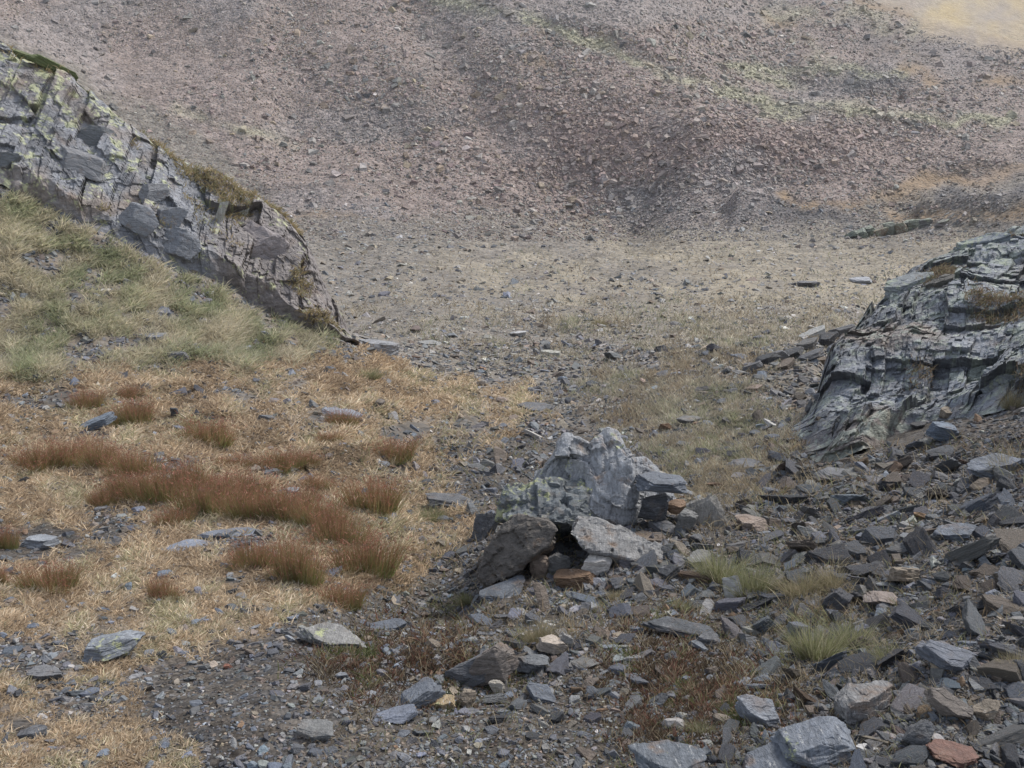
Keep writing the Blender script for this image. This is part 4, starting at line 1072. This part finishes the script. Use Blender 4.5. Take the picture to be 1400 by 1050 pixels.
def rdir(rs, n, bias=(0, 0)):
    a = rs.uniform(0, 6.28, n)
    return np.stack([np.cos(a) + bias[0], np.sin(a) + bias[1], np.zeros(n)], 1)

def jit(rs, c, n, v=.2):
    return np.array(c)[None] * np.exp(rs.normal(0, v, n))[:, None] * (1 + rs.normal(0, .05, (n, 3)))

def cover(name, label, cat, n, dens, box, lenpx, colors, lean=.8, curl=.3, bias=(0, 0), wpx=1.3, wmin=.003, lmax=.3, ymin=0):
    rs = np.random.RandomState(hash(name) % 1000 if False else sum(map(ord, name)))
    px, py = sample_px(rs, n, dens, box)
    P = hit(px, py)
    k = P[:, 1] > ymin
    P = P[k]; px = px[k]; py = py[k]; n = len(P)
    s = cam_depth(P[:, 1], P[:, 2]) / F
    L = np.minimum(rs.uniform(lenpx[0], lenpx[1], n) * s, lmax)
    cw = np.cumsum([c[1] for c in colors]) / sum(c[1] for c in colors)
    pn = fbm(P3(px, py * 1.6) * .028, 3, 210 + len(name)); pn2 = fbm(P3(px, py * 1.6) * .05, 3, 260)
    ci = np.clip(np.searchsorted(cw, np.clip(.5 + .55 * pn + rs.normal(0, .24, n), 0, .999)), 0, len(colors) - 1)
    cc = np.array([c[0] for c in colors])[ci] * np.exp(rs.normal(0, .2, n) + .22 * pn2)[:, None]
    L = L * (1 + .5 * np.clip(pn2, -1, 1))
    V, f, C = blades(rs, P - np.array([0, 0, .004]), nrm(P[:, 0], P[:, 1]), L, np.maximum(wmin, wpx * s), rs.uniform(.3, 1, n) * lean, rdir(rs, n, bias), cc * .75, cc, rs.uniform(0, 1, n) * curl)
    o = link(name, mesh_np(name, V, f, C), M_GRASS)
    tag(o, label, cat, kind='stuff')
    return o

def zd(key, pw=1.0):
    def fn(px, py):
        P = hit(px, py)
        return zones(px, py, P[:, 0], P[:, 1])[key] ** pw
    return fn
cover('dry_turf_grass', 'short curled tan dead grass matting the near ground', 'dry grass', 225000, zd('tan'), (-280, 470, 780, 1080), (5, 14),
      [((.31, .235, .16), 2), ((.43, .325, .215), 3), ((.50, .395, .272), 5), ((.56, .48, .36), 2.6), ((.37, .335, .21), 1.6)], lean=1.7, curl=.5, wpx=1.7, wmin=.0035, lmax=.08)
def d_green(px, py):
    return zd('green')(px, py)
cover('slope_grass', 'long pale green grass combed down the slope under the outcrop', 'grass', 85000, d_green, (-280, 180, 480, 525), (7, 19),
      [((.52, .46, .34), 4.5), ((.46, .42, .29), 4.5), ((.39, .38, .25), 4), ((.30, .32, .19), 2.2)], lean=1.0, curl=.5, bias=(.35, -.35), wpx=1.2, lmax=.26)
def d_straw(px, py):
    d = zd('straw')(px, py)
    return d * np.clip(.03 + (py - 400) / 150, .03, 1)
cover('straw_grass', 'thin straw-coloured grass over the stony valley floor', 'dry grass', 45000, d_straw, (460, 318, 1420, 720), (3, 11),
      [((.34, .28, .20), 2.5), ((.39, .35, .265), 5), ((.44, .40, .32), 2), ((.30, .30, .20), 2)], lean=.9, curl=.3, wpx=1.0, lmax=.22, ymin=4.6)
def d_wisp(px, py):
    L_, R_ = on_cliff(px, py)
    return np.where(R_ | L_, .0, .12 + .5 * G(px, py, 1100, 860, 120, 90) + .35 * G(px, py, 1040, 680, 120, 50) + .3 * G(px, py, 820, 850, 120, 40) + .3 * G(px, py, 640, 860, 120, 30))
cover('wispy_grass', 'sparse bleached grass stalks among the rubble', 'dry grass', 17000, d_wisp, (420, 600, 1420, 1080), (8, 26),
      [((.33, .28, .19), 4), ((.24, .18, .11), 3), ((.26, .26, .14), 2)], lean=1.0, curl=.4, wpx=1.0, wmin=.0015, lmax=.12)
cover('heath_grass', 'dark reddish dwarf heath with dead twigs in the gravel', 'heath', 22000, zd('heath'), (380, 780, 1100, 1080), (5, 15),
      [((.10, .075, .05), 4), ((.16, .085, .06), 3), ((.24, .19, .13), 2), ((.11, .12, .05), 1.6)], lean=1.2, curl=.3, wpx=1.8, lmax=.06)
def ledge_cover(name, label, W, m, n, seed, colors, thr, lenm, pmin=0):
    rs = np.random.RandomState(seed)
    w = np.clip(fbm(W * 1.6, 3, seed) * 2.2 - thr, 0, 1) * (m.ravel() > .3) * np.clip((np.abs(to_px(W[:, 0], W[:, 1], W[:, 2])[0] - 700) - pmin) / 40, 0, 1); w = w / w.sum()
    i = rs.choice(len(W), n, p=w)
    P = W[i] + rs.normal(0, .015, (n, 3)); s = cam_depth(P[:, 1], P[:, 2]) / F
    cc = np.array(colors)[rs.randint(0, len(colors), n)] * np.exp(rs.normal(0, .2, n))[:, None]
    V, f, C = blades(rs, P, np.tile([0, 0, 1.], (n, 1)), rs.uniform(.4, 1.1, n) * lenm, 1.2 * s, rs.uniform(.3, 1.1, n), rdir(rs, n, (.2, -.5)), cc * .8, cc, rs.uniform(0, .7, n))
    tag(link(name, mesh_np(name, V, f, C), M_GRASS), label, 'grass', kind='stuff')
ledge_cover('ledge_grass', 'brown and straw grass rooted in the ledges of the furrowed outcrop', Wr, mr, 6000, 21, [(.20, .145, .10), (.28, .235, .16), (.18, .17, .10), (.22, .165, .11)], .6, .06, 535)
ledge_cover('crest_grass', 'thin ochre grass rooted in cracks of the long outcrop', Wc, mc, 6000, 23, [(.32, .26, .14), (.26, .24, .13), (.36, .28, .17)], .6, .12)
def d_ledge(px, py):
    L_, R_ = on_cliff(px, py)
    return np.where(R_, .5 * np.clip(fbm(P3(px, py) * .035, 3, 140) * 2.5 - .2, 0, 1), 0)

# tufts
def tuft_mesh(rs, n, rad, h, c0s, c1s, lean=.55, width=.004, curl=.25, name='grass_tuft', fuzz=0):
    a = rs.uniform(0, 6.28, n); r = rad * np.sqrt(rs.rand(n)) * (1 + .3 * np.sin(a * 3 + rs.uniform(0, 6)) + .2 * np.sin(a * 5 + rs.uniform(0, 6))) * .85
    x = np.cos(a) * r; y = np.sin(a) * r * .8
    P = np.stack([x, y, np.full(n, -.01)], 1)
    ld = np.stack([np.cos(a), np.sin(a), np.zeros(n)], 1) * (r / rad)[:, None] + rs.normal(0, .35, (n, 3)) * [1, 1, 0]
    L = h * rs.uniform(.35, 1.1, n) * (1 + .35 * fbm(P * 3.5 / rad * .5 + rs.uniform(0, 9), 2, 5)) * (1 - .2 * (r / rad) ** 2)
    i0 = rs.randint(0, len(c0s), n); i1 = rs.randint(0, len(c1s), n)
    c0 = np.array(c0s)[i0] * np.exp(rs.normal(0, .15, n))[:, None]; c1 = np.array(c1s)[i1] * np.exp(rs.normal(0, .2, n))[:, None]
    V, f, C = blades(rs, P, np.tile([0., 0, 1], (n, 1)), L, np.full(n, width) * rs.uniform(.7, 1.3, n), lean * rs.uniform(.3, 1.1, n), ld, c0, c1, rs.uniform(-.2, 1, n) * curl)
    if fuzz:
        m = fuzz; j = rs.randint(0, n, m); tt = rs.uniform(.5, 1.0, m)
        tip = V.reshape(-1, 5, 3)[j, 4]; mid = V.reshape(-1, 5, 3)[j, 2]
        Q = mid + (tip - mid) * tt[:, None]
        cf = np.array(c1s)[rs.randint(0, len(c1s), m)] * np.exp(rs.normal(.08, .2, m))[:, None]
        V2, f2, C2 = blades(rs, Q, np.tile([0., 0, 1], (m, 1)), h * rs.uniform(.05, .13, m), np.full(m, width * 1.5), rs.uniform(.3, 1.6, m), rdir(rs, m), cf, cf, rs.uniform(-.3, .5, m))
        V, f, C = np.concatenate([V, V2]), np.concatenate([f, f2 + len(V)]), np.concatenate([C, C2])
    return mesh_np(name, V, f, C)
rs = np.random.RandomState(8)
G0 = [(.17, .23, .07), (.22, .24, .09), (.25, .19, .09)]
R1 = [(.32, .15, .105), (.26, .112, .078), (.37, .21, .15), (.21, .095, .065)]
RUS = [tuft_mesh(rs, 1000, .5, 1.0, G0, R1, .34, .0075, .22, 'grass_tuft', 420) for k in range(6)]
GR = [tuft_mesh(rs, 700, .35, 1.0, [(.15, .16, .07), (.20, .19, .10)], [(.42, .38, .27), (.36, .34, .22), (.28, .29, .16), (.22, .24, .11)], .85, .008, .5) for k in range(4)]
STW = [tuft_mesh(rs, 600, .35, 1.0, [(.24, .20, .12), (.18, .17, .09)], [(.46, .39, .27), (.38, .31, .20), (.32, .29, .17)], .85, .008, .5) for k in range(4)]
for m_ in RUS + GR + STW: m_.materials.append(M_GRASS)

def tuft(lib, k, px, py, w, h, label, group=None, name='grass_tuft', cat='grass tuft'):
    p, s = frame_at(px, py)
    o = bpy.data.objects.new(name, lib[k % len(lib)]); COL.objects.link(o)
    W = w * s
    y = p[1] + W * .2
    o.location = (p[0] * y / p[1], y, zat(p[0] * y / p[1], y)[0] - .01)
    o.scale = (W * .88, W * .62, h * s * 1.0); o.rotation_euler = (0, 0, rs.uniform(-.6, .6))
    tag(o, label, cat, group)
    return o
one = [(120, 560, 56, 30, 'small russet tuft at the upper edge of the tan turf, next to a larger tuft'), (182, 582, 74, 40, 'rounded russet tuft just behind the thin blue-green slab'), (176, 546, 42, 18, 'faint low russet tuft behind the rounded one'),
       (284, 610, 90, 42, 'wide dark russet tuft with green base beside the small upright stone'), (466, 582, 54, 24, 'dark russet tuft growing in front of the flat bluish slab'), (448, 606, 36, 18, 'small ragged russet tuft below the flat bluish slab'),
       (540, 634, 70, 34, 'thin brownish tuft on bare soil past the russet patch'), (512, 702, 92, 58, 'tall reddish tuft at the gully end of the russet patch'), (140, 694, 44, 30, 'short russet tuft with bright green base at the patch corner'),
       (500, 790, 104, 66, 'large tuft with a green middle and russet rim above the ribbed slab'), (405, 800, 90, 72, 'tall russet tuft overhanging the shaded soil step'), (350, 778, 86, 44, 'russet tuft spreading over the wide flat slab'), (470, 832, 76, 40, 'low russet tuft on the edge of the soil step'),
       (72, 812, 92, 48, 'broad faded russet tuft alone in the lower tan turf'), (222, 822, 52, 38, 'compact dark russet tuft alone in the lower tan turf'), (6, 752, 44, 40, 'russet tuft cut by the picture edge beside the squat stone'), (2, 800, 30, 34, 'second russet tuft cut by the picture edge, lower down'), (430, 672, 44, 24, 'small russet tuft beside a bare stony spot in the patch')]
for k, (x, y, w, h, lb) in enumerate(one):
    tuft(RUS, k, x, y, w, h, lb, 'russet grass tufts on the tan turf')
for k, (x, y, w, h) in enumerate(((50, 648, 76, 38), (95, 640, 84, 42), (140, 642, 84, 42), (185, 655, 84, 44), (175, 682, 70, 40), (225, 690, 96, 56), (265, 672, 80, 40), (285, 706, 100, 58), (330, 690, 90, 48), (345, 712, 96, 54), (395, 712, 90, 52), (440, 728, 90, 54), (380, 645, 80, 28), (320, 640, 60, 20), (415, 645, 50, 26), (460, 745, 80, 50), (240, 720, 60, 30))):
    tuft(RUS, k + 2, x, y, w, h, 'russet tuft merged into the big patch across the tan turf', 'russet grass tufts of the big merged patch')
for k, (x, y, w, h, lb, lib) in enumerate(((985, 800, 90, 58, 'green-grey grass tuft behind the pale upright stone', GR), (1030, 818, 80, 66, 'green grass tuft around the pale upright stone', GR), (1100, 822, 90, 50, 'bleached straw tuft between two green tufts', STW), (1140, 812, 80, 44, 'wide straw tuft next to the flat brown slab', STW),
     (1115, 905, 90, 76, 'tall green tuft above the tipped-up slab', GR), (1165, 890, 80, 60, 'green-yellow tuft behind the pale rounded boulder', GR), (1215, 908, 60, 34, 'thin green tuft on top of the bank by the pale boulder', GR), (1378, 650, 60, 46, 'straw tuft hanging over the broad blue-grey slab', STW), (1392, 925, 60, 44, 'sparse straw tuft on the gravel at the picture edge', STW),
     (505, 520, 42, 22, 'spiky grey-green tuft alone on the tan turf', GR), (735, 880, 56, 46, 'thin straw tuft with tall seed stalks above the stone row', STW), (642, 828, 44, 22, 'bright green tuft at the point of the leaning rock', GR), (1125, 1040, 56, 50, 'pale flowering tuft in front of the cleft rock', STW), (960, 1005, 50, 24, 'mossy green tuft in the dark heath', GR),
     (845, 822, 40, 22, 'small yellowish tuft on the slope below the streaked slab', STW), (1385, 560, 40, 40, 'straw tuft on the outcrop edge', STW), (930, 835, 36, 22, 'small green tuft just above the long dark slab', GR), (1150, 585, 56, 22, 'yellow-green grass tuft at the foot of the furrowed face', GR), (590, 715, 60, 26, 'dark green tuft beside the long low stone', GR), (820, 445, 30, 14, 'yellowish tuft alone on the valley floor', STW))):
    tuft(lib, k, x, y, w, h, lb)

# ------------------------------------------------------------------ light, sky, camera
w = bpy.data.worlds.new('World'); scene.world = w; w.use_nodes = True
nt = w.node_tree; nt.nodes.clear()
out = nt.nodes.new('ShaderNodeOutputWorld'); bg = nt.nodes.new('ShaderNodeBackground'); sky = nt.nodes.new('ShaderNodeTexSky')
SUN_EL, SUN_AZ = R(50), R(55)      # azimuth clockwise from +Y
sky.sky_type = 'NISHITA'; sky.sun_disc = False; sky.sun_elevation = SUN_EL; sky.sun_rotation = SUN_AZ; sky.altitude = 2000; sky.dust_density = 2.0
hs = nt.nodes.new('ShaderNodeHueSaturation'); hs.inputs['Saturation'].default_value = .45
nt.links.new(sky.outputs[0], hs.inputs['Color']); nt.links.new(hs.outputs[0], bg.inputs[0]); bg.inputs[1].default_value = .15; nt.links.new(bg.outputs[0], out.inputs[0])
sl = bpy.data.lights.new('sun', 'SUN'); sl.energy = 2.3; sl.angle = R(16); sl.color = (1, .95, .88)
so = bpy.data.objects.new('sun', sl); COL.objects.link(so)
d = Vector((math.sin(SUN_AZ) * math.cos(SUN_EL), math.cos(SUN_AZ) * math.cos(SUN_EL), math.sin(SUN_EL)))
so.rotation_euler = d.to_track_quat('Z', 'Y').to_euler(); so.location = (0, 0, 60)
cd = bpy.data.cameras.new('camera'); cd.lens = 36 * F / 1400; cd.sensor_width = 36; cd.clip_end = 3000; cd.clip_start = .05
co = bpy.data.objects.new('camera', cd); COL.objects.link(co); co.location = (0, 0, CAM_H); co.rotation_euler = (R(90) - PITCH, 0, 0)
scene.camera = co
scene.view_settings.view_transform = 'Standard'; scene.view_settings.look = 'None'; scene.view_settings.exposure = 1.08; scene.view_settings.gamma = 1

# thin valley haze
zt = float(V[:, 2].max()) + 3; zb = float(V[:, 2].min()) - 1
bx_ = [(x, y, z) for x in (-600, 600) for y in (-4, YMAX + 5) for z in (zb, zt)]
hz = mesh_np('haze', np.array(bx_), np.array([(0, 1, 3, 2), (4, 6, 7, 5), (0, 4, 5, 1), (2, 3, 7, 6), (0, 2, 6, 4), (1, 5, 7, 3)]))
hm = bpy.data.materials.new('haze'); hm.use_nodes = True; hn = hm.node_tree; hn.nodes.clear()
ho = hn.nodes.new('ShaderNodeOutputMaterial'); hv = hn.nodes.new('ShaderNodeVolumePrincipled')
hv.inputs['Color'].default_value = (.92, .93, .95, 1); hv.inputs['Density'].default_value = .0004; hv.inputs['Anisotropy'].default_value = .2
hn.links.new(hv.outputs[0], ho.inputs['Volume'])
tag(link('haze', hz, hm), kind='stuff')
